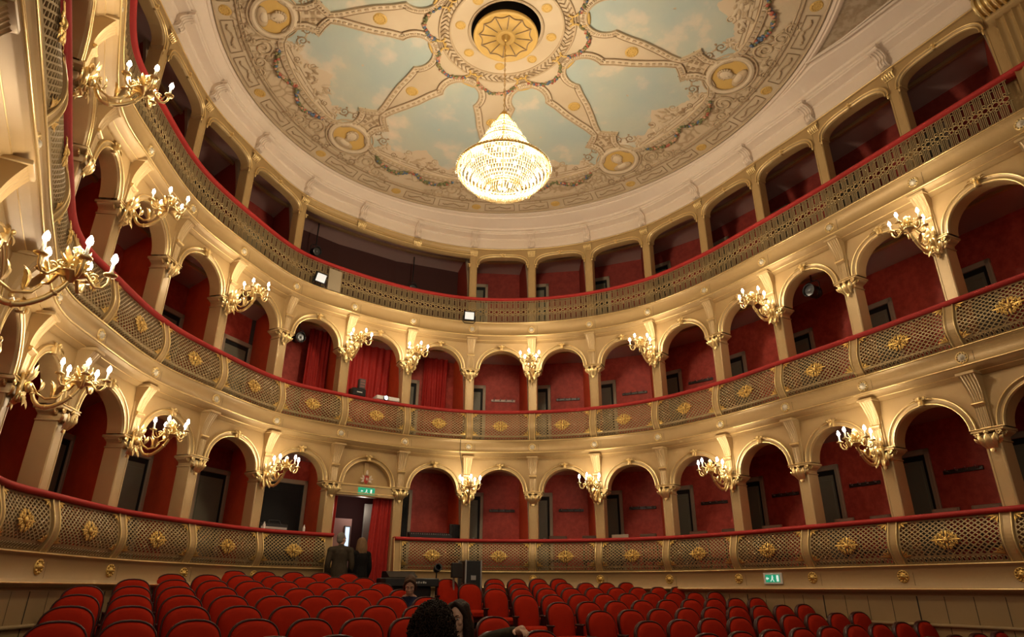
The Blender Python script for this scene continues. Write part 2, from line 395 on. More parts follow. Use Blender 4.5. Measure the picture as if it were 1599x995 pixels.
def bracket_mesh(h):
    """fluted console above the capital; z=0 at the capital top"""
    m = M(); zs = np.linspace(0, h, 26); xs = np.linspace(-1, 1, 25)
    def prof(q):
        if q < .42: w = .062 + .006 * q / .42; n = .045 + .02 * q / .42
        elif q < .52: w = .072; n = .075 + .022 * sin(pi * (q - .42) / .10)
        else:
            p = (q - .52) / .48; w = .070 + .032 * p ** .8; n = .062 + .125 * p ** 1.7
        return w, n
    A = []
    for z in zs:
        w, n = prof(z / h); row = [(-w, .10, z)]
        for x in xs:
            fl = .010 * abs(sin(2.5 * pi * (x + 1))) if abs(x) < .93 and not .42 <= z / h < .52 else .0
            row.append((x * w, -n + fl - .0, z))
        row.append((w, .10, z)); A.append(row)
    m.grid(A, 0, sm=False)
    w, n = prof(1); m.bbox(-w - .02, w + .02, -n - .025, .1, h, h + .04, .008)
    w, n = prof(.47); m.tube([(-w - .004, -n + .015, .47 * h), (w + .004, -n + .015, .47 * h)], .020, 8, 1)
    for s in (-1, 1): m.blob((s * (w + .004), -n + .015, .47 * h), (.008, .024, .024), 8, 5, 1)
    m.tube([(-.06, -.058, .015), (.06, -.058, .015)], .008, 6, 1)
    m.bbox(-.085, .085, -.03, .1, -.002, h, .004)
    return m
def column_src():
    e = empty('column', (0, 0, 0), 0, 'x', 'column', 'columns of the box fronts')
    shaft_mesh(0, 1.66).build('shaft', PALE, e)
    c = capital_mesh(); c.xf(Matrix.Translation((0, 0, 1.655))); c.build('capital', PALE, e)
    c = capital_gold(); c.xf(Matrix.Translation((0, 0, 1.665))); c.build('capital_leafwork', GOLD, e)
    c = bracket_mesh(.70); c.xf(Matrix.Translation((0, 0, 1.81))); c.build('bracket', [PALE, GOLD], e)
    return freeze(e)
def column_top_src():
    e = empty('column', (0, 0, 0), 0, 'x', 'column', 'columns of the top tier')
    shaft_mesh(0, 2.13, .092, .2).build('shaft', PAINT, e)
    m = M()
    for i in range(5):
        x = (i - 2) * .036; m.leaf((x, -.008, 1.985), (x * 1.15, -.045, 2.10), (0, -1, 0), .017, .35)
    m.tube([(-.095, -.03, 2.105), (.095, -.03, 2.105)], .010, 6); m.tube([(-.085, -.012, 1.98), (.085, -.012, 1.98)], .007, 6)
    m.build('capital_leafwork', GOLD, e)
    m = M(); m.bbox(-.098, .098, -.035, .2, 2.11, 2.16, .006)
    for s in (-1, 1):
        P = [(.075, 1.62), (.082, 1.68), (.10, 1.72), (.135, 1.735), (.14, 1.755)]
        A = [[(s * x, y, z) for x, z in P] for y in (-.01, .17)]; m.grid(A)
        for q in A: m.poly(q + [(s * .075, q[0][1], 1.755)])
    m.build('capital', PAINT, e)
    for s in (-1, 1): m = M(); m.tube([(s * .078, -.015, 1.745), (s * .145, -.015, 1.745)], .008, 5); m.blob((s * .10, -.012, 1.70), (.018, .012, .045), 6, 4); m.build('console_gilding', GOLD, e)
    return freeze(e)
csrc = column_src(); ctop = column_top_src(); first = {id(csrc): True, id(ctop): True}
def place(src, loc, rz, label, group=None):
    if first.get(id(src), False):
        first[id(src)] = False; src.location = loc; src.rotation_euler = (0, 0, rz); src['label'] = label
        if group: src['group'] = group
        return src
    return dup(src, loc, rz, label, group)
for t in (1, 2, 3):
    for k in range(-3, 16):
        p = F2(float(k)); loc = (p[0], p[1], RZ[t] - .86); rz = rzk(float(k))
        if t == 3:
            if k in (5, 6): continue
            place(ctop, loc, rz, f"slim ochre column on the top tier railing, {col_txt(k)}")
        else:
            o = place(csrc, loc, rz, f"ochre column with gilt capital and fluted bracket, {TN[t]} tier, {col_txt(k)}")
# piers beside the doorway, down to the stalls floor
for k, s in ((5, 1), (6, -1)):
    p = F2(float(k)); zf = floor_z(p[0], p[1]); e = Wp(float(k), 0, zf)
    o = empty('door_pier', e, rzk(float(k)), f"ochre doorway pier {'left' if k == 5 else 'right'} of the red curtains", 'pier', 'piers of the curtained doorway')
    h = RZ[1] - .8 - zf; m = M()
    m.bbox(-.085, .085, 0, .3, 0, h, .01); m.build('shaft', PALE, o)
    m = M(); prs = np.linspace(0, 1, 14); zz = .08 + prs * (RF[1] - zf - .10)
    A = []
    for q, z in zip(prs, zz):
        n = .12 + .09 * sin(pi * min(1, (1 - q) * 1.0) ** 1.2); A.append([(-.07, .05, z), (-.07, -n, z), (.07, -n, z), (.07, .05, z)])
    m.grid(A, sm=False); m.build('scroll_front', PAINT, o)
    m = M()
    for x in (-.068, .068): m.tube([(x, a[1][1] - .003, a[1][2]) for a in A], .008, 5)
    m.build('gilt_edging', GOLD, o)

# ------------------------------------------------------------ arches
def arch_thing(b, t):
    L = BL(b); z0 = RZ[t]; base = Wp(b + .5, 0, z0)
    flat = t == 3
    if flat: zs, rz, rx, zt, dep = .867, .236, L / 2 - .135, 1.30, .16
    else: zs, rz, rx, zt, dep = .955, .475, L / 2 - .215, 1.76, .20
    hw = L / 2 - .06; n = 24; th = np.linspace(0, pi, n + 1)
    def ap(o):                                                  # the arch line offset outwards by o
        if flat:
            c = np.cos(th); s = np.sin(th); e = .62
            return np.stack([(rx + o) * np.sign(c) * abs(c) ** e, zs + (rz + o) * s ** .8], 1)
        return np.stack([(rx + o) * np.cos(th), zs + (rz + o) * np.sin(th)], 1)
    ain = ap(0.0)
    # outer rectangle, same number of points
    out = []
    for x, z in ain:
        dx, dz = x, z - zs; 
        k = min(hw / abs(dx) if abs(dx) > 1e-6 else 1e9, (zt - zs) / dz if dz > 1e-6 else 1e9); out.append((dx * k, zs + dz * k))
    for i, cx in ((None, 1), (None, -1)):
        j = min(range(n + 1), key=lambda q: abs(out[q][0] - cx * hw) + abs(out[q][1] - zt)); out[j] = (cx * hw, zt)
    out = np.array(out)
    W3 = lambda xz, nn: Wp(b + .5 + xz[:, 0] / L, nn, z0 + xz[:, 1])
    m = M()
    mid = ain * .5 + out * .5
    m.grid([W3(ain, 0.), W3(mid, 0.), W3(out, 0.)], sm=False)
    m.grid([W3(ain, 0.), W3(ain, -dep)]); m.grid([W3(ain, -dep), W3(out, -dep)], sm=False)
    e = m.build('arch', PAINT, None, base)
    tag(e, f"{'low ochre arch' if flat else 'round ochre arch'} over the {TN[t]} tier box, {bay_txt(b)}", 'arch', 'arches of the box fronts', 'thing')
    m = M(); w = .072 if flat else .095
    pr = [(0, -.02), (0, .028), (.2, .034), (.3, .016), (.7, .012), (.78, .034), (.95, .036), (1, .018), (1, 0)]
    A = [W3(ap(o * w), nn) for o, nn in pr]; m.grid(A)
    m.tube(W3(ap(.010), .032), .011, 6, 1); m.tube(W3(ap(w * .88), .038), .011, 6, 1)
    m.build('archivolt', [PALE, GOLD], e, base)
    # keystone ornament
    k = M(); zc = zs + rz + w * .5
    k.bbox(-.035, .035, -.07, 0, -.055, .06, .012)
    for s in (-1, 1):
        k.leaf((s * .03, -.05, .02), (s * .19, -.035, -.005 - (.02 if not flat else 0)), (0, -.3, 1), .022, .25)
        k.leaf((s * .03, -.05, .045), (s * .12, -.045, .05), (0, -.3, 1), .02, .3)
        th2 = np.linspace(0, 3 * pi, 16); r = .022 * (1 - th2 / (3.6 * pi)); k.tube(np.stack([s * (.05 + r * np.cos(th2)), np.full(16, -.06), .045 + r * np.sin(th2)], 1), .007, 5)
    k.leaf((0, -.06, .05), (0, -.085, -.06), (0, -1, 0), .028, .3); k.blob((0, -.08, .055), (.03, .02, .022), 8, 5)
    if flat: k.xf(Matrix.Scale(.72, 4))
    V = np.concatenate(k.v); k.v = [Wp(b + .5 + V[:, 0] / L, -V[:, 1], z0 + zc + V[:, 2])]
    k.build('keystone', GOLD, e, base)
    return e
ARCH = {}
for t in (1, 2, 3):
    for b in range(-3, 15):
        if t == 3 and b in (4, 5, 6): continue
        ARCH[(b, t)] = arch_thing(b, t)
# flat lintel beam over the wide opening of the top tier, with the caps of its two lost columns
m = M(); band(m, [(-.16, 7.66), (.02, 7.66), (.03, 7.68), (.015, 7.70), (.015, 7.80), (.04, 7.82), (.04, 7.85), (-.16, 7.85)], 4.0, 7.0)
ubead(m, 4, 7, .03, 7.672, .009, 1); ubead(m, 4, 7, .022, 7.73, .006, 1)
struct(m.build('trim_lintel', [PAINT, GOLD]))
for k in (5, 6):
    e = empty('beam_cap', Wp(float(k), .02, 7.64), rzk(float(k)), f"gilt leaf cap on the flat top tier beam, above the {'left' if k == 5 else 'right'} doorway column", 'ornament', 'gilt caps on the flat beam')
    m = M()
    for i in range(5):
        x = (i - 2) * .036; m.leaf((x, -.008, .0), (x * 1.25, -.05, .15), (0, -1, 0), .02, .3)
    m.tube([(-.1, -.04, .155), (.1, -.04, .155)], .010, 6); m.build('leafwork', GOLD, e)
    m = M().bbox(-.10, .10, -.05, .02, .155, .20, .006); m.build('cap_block', PAINT, e)
m = M(); band(m, [(-.16, 7.84), (.03, 7.84), (.045, 7.855), (.03, 7.875), (.0, 7.88)], UL, UR); ubead(m, UL, UR, .04, 7.85, .010, 1)
struct(m.build('trim_top', [PAINT, GOLD]))

# ------------------------------------------------------------ handrails
for t in (1, 2, 3):
    z = RF[t]; m = M()
    for a, b in (SEG1 if t == 1 else [(UL, UR)]):
        pr = [(-.04, z - .02), (-.03, z), (.17, z), (.195, z - .012), (.205, z - .035), (.195, z - .058), (.17, z - .068), (.02, z - .068)]
        band(m, pr, a, b, close=True)
        for u in (a, b): m.poly([Wp(u, n, zz) for n, zz in pr])
    tag(m.build('handrail', RAILRED, None, Wp(8., .1, z)), f"long red velvet handrail along the {TN[t]} tier", 'handrail', None, 'thing')

# ------------------------------------------------------------ bombe lattice panels of the two lower tiers
def npar(t, q):
    """bulge of the parapet, q=0 top .. 1 bottom"""
    return .135 + .085 * np.sin(pi * np.clip(q, 0, 1) ** 1.25)
def bars(m, segs, half, th, fn, n=5):
    """segs: (x0,h0,x1,h1) straight bars in the panel plane; fn maps (x,h,dn) to world"""
    for x0, h0, x1, h1 in segs:
        d = np.hypot(x1 - x0, h1 - h0)
        if d < .012: continue
        px, ph = -(h1 - h0) / d * half, (x1 - x0) / d * half
        k = max(2, int(n * d / .4) + 1); s = np.linspace(0, 1, k); x = x0 + (x1 - x0) * s; h = h0 + (h1 - h0) * s
        A = np.stack([fn(x + px, h + ph, -th), fn(x + px, h + ph, 0.), fn(x - px, h - ph, 0.), fn(x - px, h - ph, -th)], 1)
        m.grid(A, 0, sm=False)
def clipseg(c, sl, w, H):
    """line x = c + sl*h inside 0..w x 0..H"""
    h0, h1 = 0., H
    ha, hb = sorted(((0 - c) / sl, (w - c) / sl)); h0 = max(h0, ha); h1 = min(h1, hb)
    return (c + sl * h0, h0, c + sl * h1, h1) if h1 - h0 > .006 else None
def lozenge():
    m = M()
    for i, (a, L) in enumerate([(0, .15), (180, .15), (90, .085), (270, .085), (38, .10), (142, .10), (218, .10), (322, .10)]):
        a = radians(a); m.leaf((.012 * cos(a), -.01, .012 * sin(a)), (L * cos(a), -.012, L * sin(a)), (0, -1, 0), .0115, .10)
    for sx in (-1, 1):
        for sz in (-1, 1):
            for cx, cz, r0, ph in ((.055, .028, .024, 0), (.095, .020, .017, .8), (.035, .058, .017, 1.6)):
                th = np.linspace(0, 3.2 * pi, 14); r = r0 * (1 - th / (4 * pi)); m.tube(np.stack([sx * (cx + r * np.cos(th + ph)), np.full(14, -.018), sz * (cz + r * np.sin(th + ph))], 1), .0055, 4)
    m.blob((0, -.02, 0), (.026, .018, .026), 8, 5); return m
def corner_orn(sx, sz):
    m = M()
    m.leaf((0, -.01, 0), (sx * .13, -.012, sz * .012), (0, -1, 0), .010, .12); m.leaf((0, -.01, 0), (sx * .012, -.012, sz * .10), (0, -1, 0), .009, .12)
    m.leaf((0, -.01, 0), (sx * .085, -.012, sz * .06), (0, -1, 0), .011, .14)
    for cx, cz, r0 in ((.055, .02, .018), (.02, .05, .015)):
        th = np.linspace(0, 3.2 * pi, 12); r = r0 * (1 - th / (4 * pi)); m.tube(np.stack([sx * (cx + r * np.cos(th)), np.full(12, -.016), sz * (cz + r * np.sin(th))], 1), .005, 4)
    return m
def onpanel(m, b, L, x, t, zt, H, h):
    V = np.concatenate(m.v); z = zt - h + V[:, 2]; m.v = [Wp(b + (x + V[:, 0]) / L, npar(t, (zt - z) / H) - V[:, 1], z)]; return m
def lattice_panel(b, t):
    L = BL(b); pw = .072; w = L - 2 * pw; zt = RF[t] - .066; zb = {1: .345, 2: 3.025}[t]; H = zt - zb; base = Wp(b + .5, .15, zb)
    fn = lambda x, h, dn: Wp(b + (pw + np.clip(x, 0, w)) / L, npar(t, np.clip(h, 0, H) / H) + dn, zt - np.clip(h, 0, H))
    m = M(); dx, dz = .082, .058; sl = dx / dz; segs = []; Hl = H - .085; off = .03
    n = int(w / dx + H / dz) + 2
    for i in range(-int(H / dz) - 2, n + 1):
        for s, c in ((sl, i * dx - .01), (-sl, i * dx + w * .0 + .01)):
            q = clipseg(c, s, w, Hl)
            if q: segs.append(q)
    bars(m, segs, .0068, .012, fn)
    e = m.build('lattice_balustrade', LATT, None, base)
    tag(e, f"bronze diamond lattice balustrade panel, {TN[t]} tier, {bay_txt(b)}", 'balustrade', 'lattice balustrade panels', 'thing')
    m = M()
    bars(m, [(0, .012, w, .012), (0, H - .008, w, H - .008), (0, Hl, w, Hl), (.012, 0, .012, H), (w - .012, 0, w - .012, H)], .013, .018, fn, 8)
    k = int(w / .062)
    for i in range(k):                                          # filigree strip along the foot
        cx = .02 + (i + .5) * (w - .04) / k; a = np.linspace(0, 2 * pi, 9)[:-1]
        m.tube(fn(cx + .024 * np.cos(a), (Hl + H) / 2 + .026 * np.sin(a), 0.), .0065, 4, closed=True)
        bars(m, [(cx - .031, H - .01, cx, Hl), (cx, Hl, cx + .031, H - .01)], .004, .008, fn, 2)
    m.build('panel_frame', LATT, e, base)
    onpanel(lozenge().xf(Matrix.Diagonal((1.38, 1.2, 1.5, 1))), b, L, L / 2, t, zt, H, H * .50).build('lozenge_ornament', GILT, e, base)
    for sx, sz in ((1, -1), (-1, -1), (1, 1), (-1, 1)):
        x = pw + .02 if sx > 0 else L - pw - .02; h = .018 if sz < 0 else Hl - .01
        onpanel(corner_orn(sx, sz).xf(Matrix.Diagonal((1.05, 1.0, 1.05, 1))), b, L, x, t, zt, H, h).build('corner_ornament', GILT, e, base)
    return e
def panel_pier(k, t):
    zt = RF[t] - .066; zb = {1: .345, 2: 3.025}[t]; H = zt - zb; u = float(k); base = Wp(u, .15, zb); L = 1.45
    q = np.linspace(0, 1, 14); A = []
    for p in q:
        n = npar(t, p) + .022; z = zt - p * H; A.append([Wp(u - .07 / L, -.02, z), Wp(u - .07 / L, n, z), Wp(u - .045 / L, n, z), Wp(u - .04 / L, n - .008, z), Wp(u + .04 / L, n - .008, z), Wp(u + .045 / L, n, z), Wp(u + .07 / L, n, z), Wp(u + .07 / L, -.02, z)])
    m = M().grid(A, sm=False); e = m.build('balustrade_pier', PAINT, None, base)
    tag(e, f"ochre pier between lattice panels, {TN[t]} tier, under column {col_txt(k)}", 'pier', 'piers of the lattice balustrades', 'thing')
    m = M()
    for x in (-.062, .062): m.tube([Wp(u + x / L, npar(t, p) + .025, zt - p * H) for p in q], .009, 5)
    m.build('gilt_edging', GOLD, e, base)
for t in (1, 2):
    for b in range(-3, 15):
        if not (t == 1 and b == 5): lattice_panel(b, t)
    for k in range(-3, 16):
        if not (t == 1 and k in (5, 6)): panel_pier(k, t)
# ------------------------------------------------------------ iron railing of the top tier
RAILSC = mat('railing_scroll_paint', (0.50, 0.36, 0.17), 0.42, 0.4)
def iron_panel(b):
    L = BL(b); t = 3; zt = RF[3] - .066; zb = 5.815; H = zt - zb; base = Wp(b + .5, .15, zb)
    fn = lambda x, h, dn: Wp(b + x / L, .135 + dn, zt - h)
    n = 11 if L < 1.52 else 12; p = L / n; m = M(); g = M(); segs = []; r1 = .055; r2 = .235; r3 = H - .235; r4 = H - .05
    for i in range(n):
        x = i * p
        for f in (.0, .18, .33, .67, .82):
            segs.append((x + f * p, 0, x + f * p, r2)); segs.append((x + f * p, r3, x + f * p, H))
        for h0 in (r1, r2 - .035, r3 + .035, r4): segs.append((x + .33 * p, h0, x + .67 * p, h0))
        a = np.linspace(0, 2 * pi, 11)[:-1]; c = (r2 + r3) / 2
        for (cx, ch, rr) in ((.5, c, .040), (0.02, c - .03, .026), (0.02, c + .03, .026), (.5, c - .072, .022), (.5, c + .072, .022)):
            g.tube(fn(x + cx * p + rr * np.cos(a), ch + rr * np.sin(a), .004), .007, 4, closed=True)
    segs += [(0, .01, L, .01), (0, r2, L, r2), (0, r3, L, r3), (0, H - .01, L, H - .01)]
    bars(m, segs, .0047, .014, fn, 3)
    e = m.build('openwork_railing', IRON, None, base)
    tag(e, f"bronze openwork railing panel of the top tier, {bay_txt(b)}", 'railing', 'openwork railing panels of the top tier', 'thing')
    g.build('scroll_band', RAILSC, e, base)
for b in range(-3, 15): iron_panel(b)
# ------------------------------------------------------------ white cornice, spandrels, ceiling
CC = np.array((.03, 8.47)); CR = 4.97; H0 = 8.446          # CR: design radius of the ceiling pattern
def ELL(a): return 1.016 * (1 + .038 * np.cos(2 * (np.asarray(a, float) - radians(128))))     # slightly oval, long axis towards the doorway
def dome(r): return H0 + .515 * np.maximum(0, 1 - (np.asarray(r, float) / CR) ** 2)
CORN = mat('ivory_cornice_plaster', (0.78, 0.65, 0.53), 0.6, noise=(1.6, (0.73, 0.60, 0.48), 0.3))
SPAN = mat('spandrel_plaster', (0.50, 0.40, 0.28), 0.7, noise=(7.0, (0.36, 0.27, 0.17), 0.08))
us = np.linspace(UL, UR, 200); f = F2(us); d = f - CC; dist = np.linalg.norm(d, axis=1); ang_ = np.arctan2(d[:, 1], d[:, 0]); edge_ = CR * ELL(ang_); wid = dist - edge_
dm = np.clip(1.25 - .5 * np.maximum(0, np.abs(us - 7.0) - 5.0) / 2, .72, 1.25); dd = np.minimum(wid, dm)
rad = -d / dist[:, None]
pr = [(0, 7.875), (.03, 7.88), (.045, 7.91), (.05, 7.95), (.055, 8.10), (.075, 8.115), (.08, 8.135), (.14, 8.15), (.20, 8.165), (.24, 8.175), (.25, 8.20), (.27, 8.205), (.28, 8.235), (.30, 8.24)]
A = []
for i in range(len(us)):
    s = min(1, dd[i] / .42); row = []
    for n, z in pr: p = f[i] + rad[i] * n * s; row.append((p[0], p[1], z))
    n0 = .30 * s
    for q, z in ((.05, 8.25), (.09, 8.285), (.15, 8.295), (.72, 8.385), (.76, 8.39), (.80, 8.415), (1.0, 8.44)):
        n = n0 + (dd[i] - n0) * q; p = f[i] + rad[i] * n; row.append((p[0], p[1], z))
    A.append(row)
A = np.array(A); m = M()
Av = [M() for _ in range(1)]
nrow = A.shape[1]
# duplicate sharp rows so the mouldings shade crisply
for j in range(nrow - 1): m.grid(A[:, j:j + 2])
struct(m.build('trim_cornice', CORN))
# flat spandrels between the straight cornice and the round ceiling
for sel in (us < 3, us > 11):
    i = np.where(sel & (wid > dd + .01))[0]
    if len(i) > 2:
        e0 = A[i, -1]; c1 = np.concatenate([CC - rad[i] * edge_[i][:, None], np.full((len(i), 1), H0 + .005)], 1)
        m = M().grid([e0, c1], 0, sm=False)
        m.tube(e0 + (0, 0, -.01), .03, 6, 1); e1 = e0 * .9 + c1 * .1; m.tube(e1 + (0, 0, -.005), .016, 6, 1)
        struct(m.build('ceiling_spandrel', [SPAN, CORN]))
m = M(); th = np.linspace(0, 2 * pi, 160)[:-1]
prr = [(CR + .12, H0 - .005), (CR + .11, H0 - .02), (CR + .08, H0 - .03), (CR + .05, H0 - .035), (CR + .03, H0 - .02), (CR, H0 - .025), (CR - .04, H0)]
G = np.array([[(CC[0] + r * ELL(t) * cos(t), CC[1] + r * ELL(t) * sin(t), z) for r, z in prr] for t in th])
for j in range(len(prr) - 1): m.grid(G[:, j:j + 2], cu=True)
struct(m.build('trim_ceiling_ring', CORN))
# painted plaster of the round ceiling
def painted_ceiling():
    m = bpy.data.materials.new('painted_ceiling_plaster'); m.use_nodes = True; nt = m.node_tree; b = nt.nodes['Principled BSDF']; b.inputs['Roughness'].default_value = .7
    N = nt.nodes.new; Lk = nt.links.new
    tc = N('ShaderNodeTexCoord'); ns = N('ShaderNodeTexNoise'); ns.inputs['Scale'].default_value = 2.2; ns.inputs['Detail'].default_value = 2
    Lk(tc.outputs['Object'], ns.inputs['Vector'])
    mx = N('ShaderNodeMix'); mx.data_type = 'VECTOR'; mx.inputs['Factor'].default_value = .22
    Lk(tc.outputs['Object'], mx.inputs[4]); Lk(ns.outputs['Color'], mx.inputs[5])
    vo = N('ShaderNodeTexVoronoi'); vo.feature = 'DISTANCE_TO_EDGE'; vo.inputs['Scale'].default_value = 5.5; Lk(mx.outputs[1], vo.inputs['Vector'])
    r1 = N('ShaderNodeValToRGB'); r1.color_ramp.elements[0].position = .02; r1.color_ramp.elements[0].color = (.36, .25, .14, 1); r1.color_ramp.elements[1].position = .10; r1.color_ramp.elements[1].color = (.60, .475, .32, 1)
    Lk(vo.outputs['Distance'], r1.inputs['Fac'])
    ln = N('ShaderNodeVectorMath'); ln.operation = 'LENGTH'
    fl = N('ShaderNodeVectorMath'); fl.operation = 'MULTIPLY'; fl.inputs[1].default_value = (1, 1, 0); Lk(tc.outputs['Object'], fl.inputs[0]); Lk(fl.outputs[0], ln.inputs[0])
    r2 = N('ShaderNodeValToRGB'); r2.color_ramp.interpolation = 'CONSTANT'
    e = r2.color_ramp.elements; e[0].position = 0; e[0].color = (0, 0, 0, 1)
    for pos, v in ((.20, 1), (.233, 0), (.62, .8), (.905, 0)):
        q = e.new(pos); q.color = (v, v, v, 1)
    e[-1].color = (0, 0, 0, 1)
    sc = N('ShaderNodeMath'); sc.operation = 'DIVIDE'; sc.inputs[1].default_value = CR; Lk(ln.outputs['Value'], sc.inputs[0]); Lk(sc.outputs[0], r2.inputs['Fac'])
    n3 = N('ShaderNodeTexNoise'); n3.inputs['Scale'].default_value = 1.3; Lk(tc.outputs['Object'], n3.inputs['Vector'])
    r3 = N('ShaderNodeValToRGB'); r3.color_ramp.elements[0].position = .35; r3.color_ramp.elements[0].color = (.56, .44, .29, 1); r3.color_ramp.elements[1].position = .65; r3.color_ramp.elements[1].color = (.63, .51, .355, 1)
    Lk(n3.outputs['Fac'], r3.inputs['Fac'])
    m2 = N('ShaderNodeMix'); m2.data_type = 'RGBA'; Lk(r2.outputs['Color'], m2.inputs[0]); Lk(r3.outputs['Color'], m2.inputs[6]); Lk(r1.outputs['Color'], m2.inputs[7])
    Lk(m2.outputs[2], b.inputs['Base Color']); return m
CEILM = painted_ceiling()
rs = np.linspace(.60, CR + .04, 16); m = M()
def CP(r, a, dz=-.006):
    r = np.asarray(r, float); a = np.asarray(a, float); k = np.clip(1 - r / CR, 0, 1); e = ELL(a) * r
    return np.stack([CC[0] - .19 * k + e * np.cos(a), CC[1] - .05 * k + e * np.sin(a), dome(r) + dz], -1)
aa = np.linspace(0, 2 * pi, 97)[:-1]
m.grid([CP(np.full(96, r), aa, 0.) for r in rs], cv=True)
rim = CP(np.full(96, .60), aa, 0.); up = rim + (0, 0, .4); mid_ = np.tile(up.mean(0), (96, 1)); m.grid([rim, up, mid_], 1, cv=True)
ROSE = rim.mean(0)
o = struct(m.build('ceiling_dome', [CEILM, DARK], None, (ROSE[0], ROSE[1], H0)))
def cmap(m, ang):
    """local x lateral, y radial distance, z below the ceiling -> dome at angle ang"""
    V = np.concatenate(m.v); r = np.hypot(V[:, 1], V[:, 0]); a = ang - np.arctan2(V[:, 0], V[:, 1]); P = CP(r, a, 0.); P[:, 2] -= V[:, 2]; m.v = [P]; return m
def sky_mat():
    m = bpy.data.materials.new('painted_sky'); m.use_nodes = True; nt = m.node_tree; b = nt.nodes['Principled BSDF']; b.inputs['Roughness'].default_value = .75
    N = nt.nodes.new; Lk = nt.links.new
    tc = N('ShaderNodeTexCoord'); ns = N('ShaderNodeTexNoise'); ns.inputs['Scale'].default_value = 1.15; ns.inputs['Detail'].default_value = 6; ns.inputs['Roughness'].default_value = .55
    Lk(tc.outputs['Generated'], ns.inputs['Vector']); ns.inputs['Scale'].default_value = 3.2
    r = N('ShaderNodeValToRGB'); e = r.color_ramp.elements; e[0].position = .40; e[0].color = (.46, .50, .44, 1); e[1].position = .70; e[1].color = (.72, .60, .48, 1)
    q = e.new(.52); q.color = (.49, .51, .44, 1); q = e.new(.58); q.color = (.60, .55, .45, 1)
    Lk(ns.outputs['Fac'], r.inputs['Fac'])
    n2 = N('ShaderNodeTexNoise'); n2.inputs['Scale'].default_value = 1.3; Lk(tc.outputs['Generated'], n2.inputs['Vector'])
    r2 = N('ShaderNodeValToRGB'); r2.color_ramp.elements[0].position = .42; r2.color_ramp.elements[0].color = (.86, .94, 1.0, 1); r2.color_ramp.elements[1].position = .6; r2.color_ramp.elements[1].color = (1, 1, .96, 1)
    Lk(n2.outputs['Fac'], r2.inputs['Fac'])
    mu = N('ShaderNodeMix'); mu.data_type = 'RGBA'; mu.blend_type = 'MULTIPLY'; mu.inputs[0].default_value = 1; Lk(r.outputs['Color'], mu.inputs[6]); Lk(r2.outputs['Color'], mu.inputs[7])
    Lk(mu.outputs[2], b.inputs['Base Color']); return m
SKYM = sky_mat()
TANL = mat('painted_tan_relief', (0.50, 0.375, 0.235), 0.7); TAND = mat('painted_brown_line', (0.34, 0.235, 0.135), 0.7)
CREAMP = mat('painted_cream_border', (0.64, 0.52, 0.365), 0.65)
YEL = mat('painted_gold_ground', (0.62, 0.40, 0.115), 0.6)
GAR = [mat('garland_' + n, c, .7) for n, c in (('red', (.42, .11, .07)), ('blue', (.10, .15, .24)), ('green', (.16, .17, .07)), ('pink', (.55, .30, .19)), ('olive', (.26, .22, .09)))]
PTH = 31.5; STEP = 45.0
half = [(1.68 + .33 * cos(radians(a)), .33 * sin(radians(a))) for a in range(180, 67, -14)]
half += [(2.0, .45), (2.25, .60), (2.5, .79), (2.7, .955), (2.86, 1.06), (2.98, 1.0), (3.10, .92), (3.17, .87), (3.2, .98), (3.30, 1.09), (3.45, 1.15), (3.62, 1.10), (3.76, .96), (3.84, .76), (3.90, .5), (3.93, .25)]
outl = np.array([(s, a) for a, s in half] + [(0, 3.94)] + [(-s, a) for a, s in half[:0:-1]])
def densify(P, n=3):
    Q = np.concatenate([P, P[:1]]); return np.concatenate([Q[i] + (Q[i + 1] - Q[i]) * np.linspace(0, 1, n + 1)[:-1, None] for i in range(len(P))])
outd = densify(outl)
def off(P, w):
    T = np.roll(P, -1, 0) - np.roll(P, 1, 0); T /= np.linalg.norm(T, axis=1)[:, None] + 1e-9; n = np.stack([T[:, 1], -T[:, 0]], 1)
    c = P.mean(0); s = np.sign(np.sum(n * (P - c), axis=1).sum()); return P + n * s * w
WHERE = {0: 'towards the stage side on the right'}
def dirtxt(a):
    a = a % 360
    return {0: 'on the right', 1: 'at the back right', 2: 'above the back wall', 3: 'at the back left', 4: 'on the left', 5: 'at the front left', 6: 'above the front', 7: 'at the front right'}[int(((a + 22.5) % 360) // 45)]
def at3(P2, z): return np.concatenate([P2, np.full((len(P2), 1), z)], 1)
def spiral(m, cx, cy, r0, turns, sgn, ph, rt, z=.012, mi=0, n=26):
    t = np.linspace(0, turns * 2 * pi, n); r = r0 * (1 - .85 * t / t[-1]); P = np.stack([cx + sgn * r * np.cos(t + ph), cy + r * np.sin(t + ph), np.full(n, z)], 1)
    m.tube(P, rt * (1.15 - .5 * t / t[-1]), 5, mi, flat=.5)
def hook(root, name, m, mats): return m.build(name, mats, root, tuple(root.location))
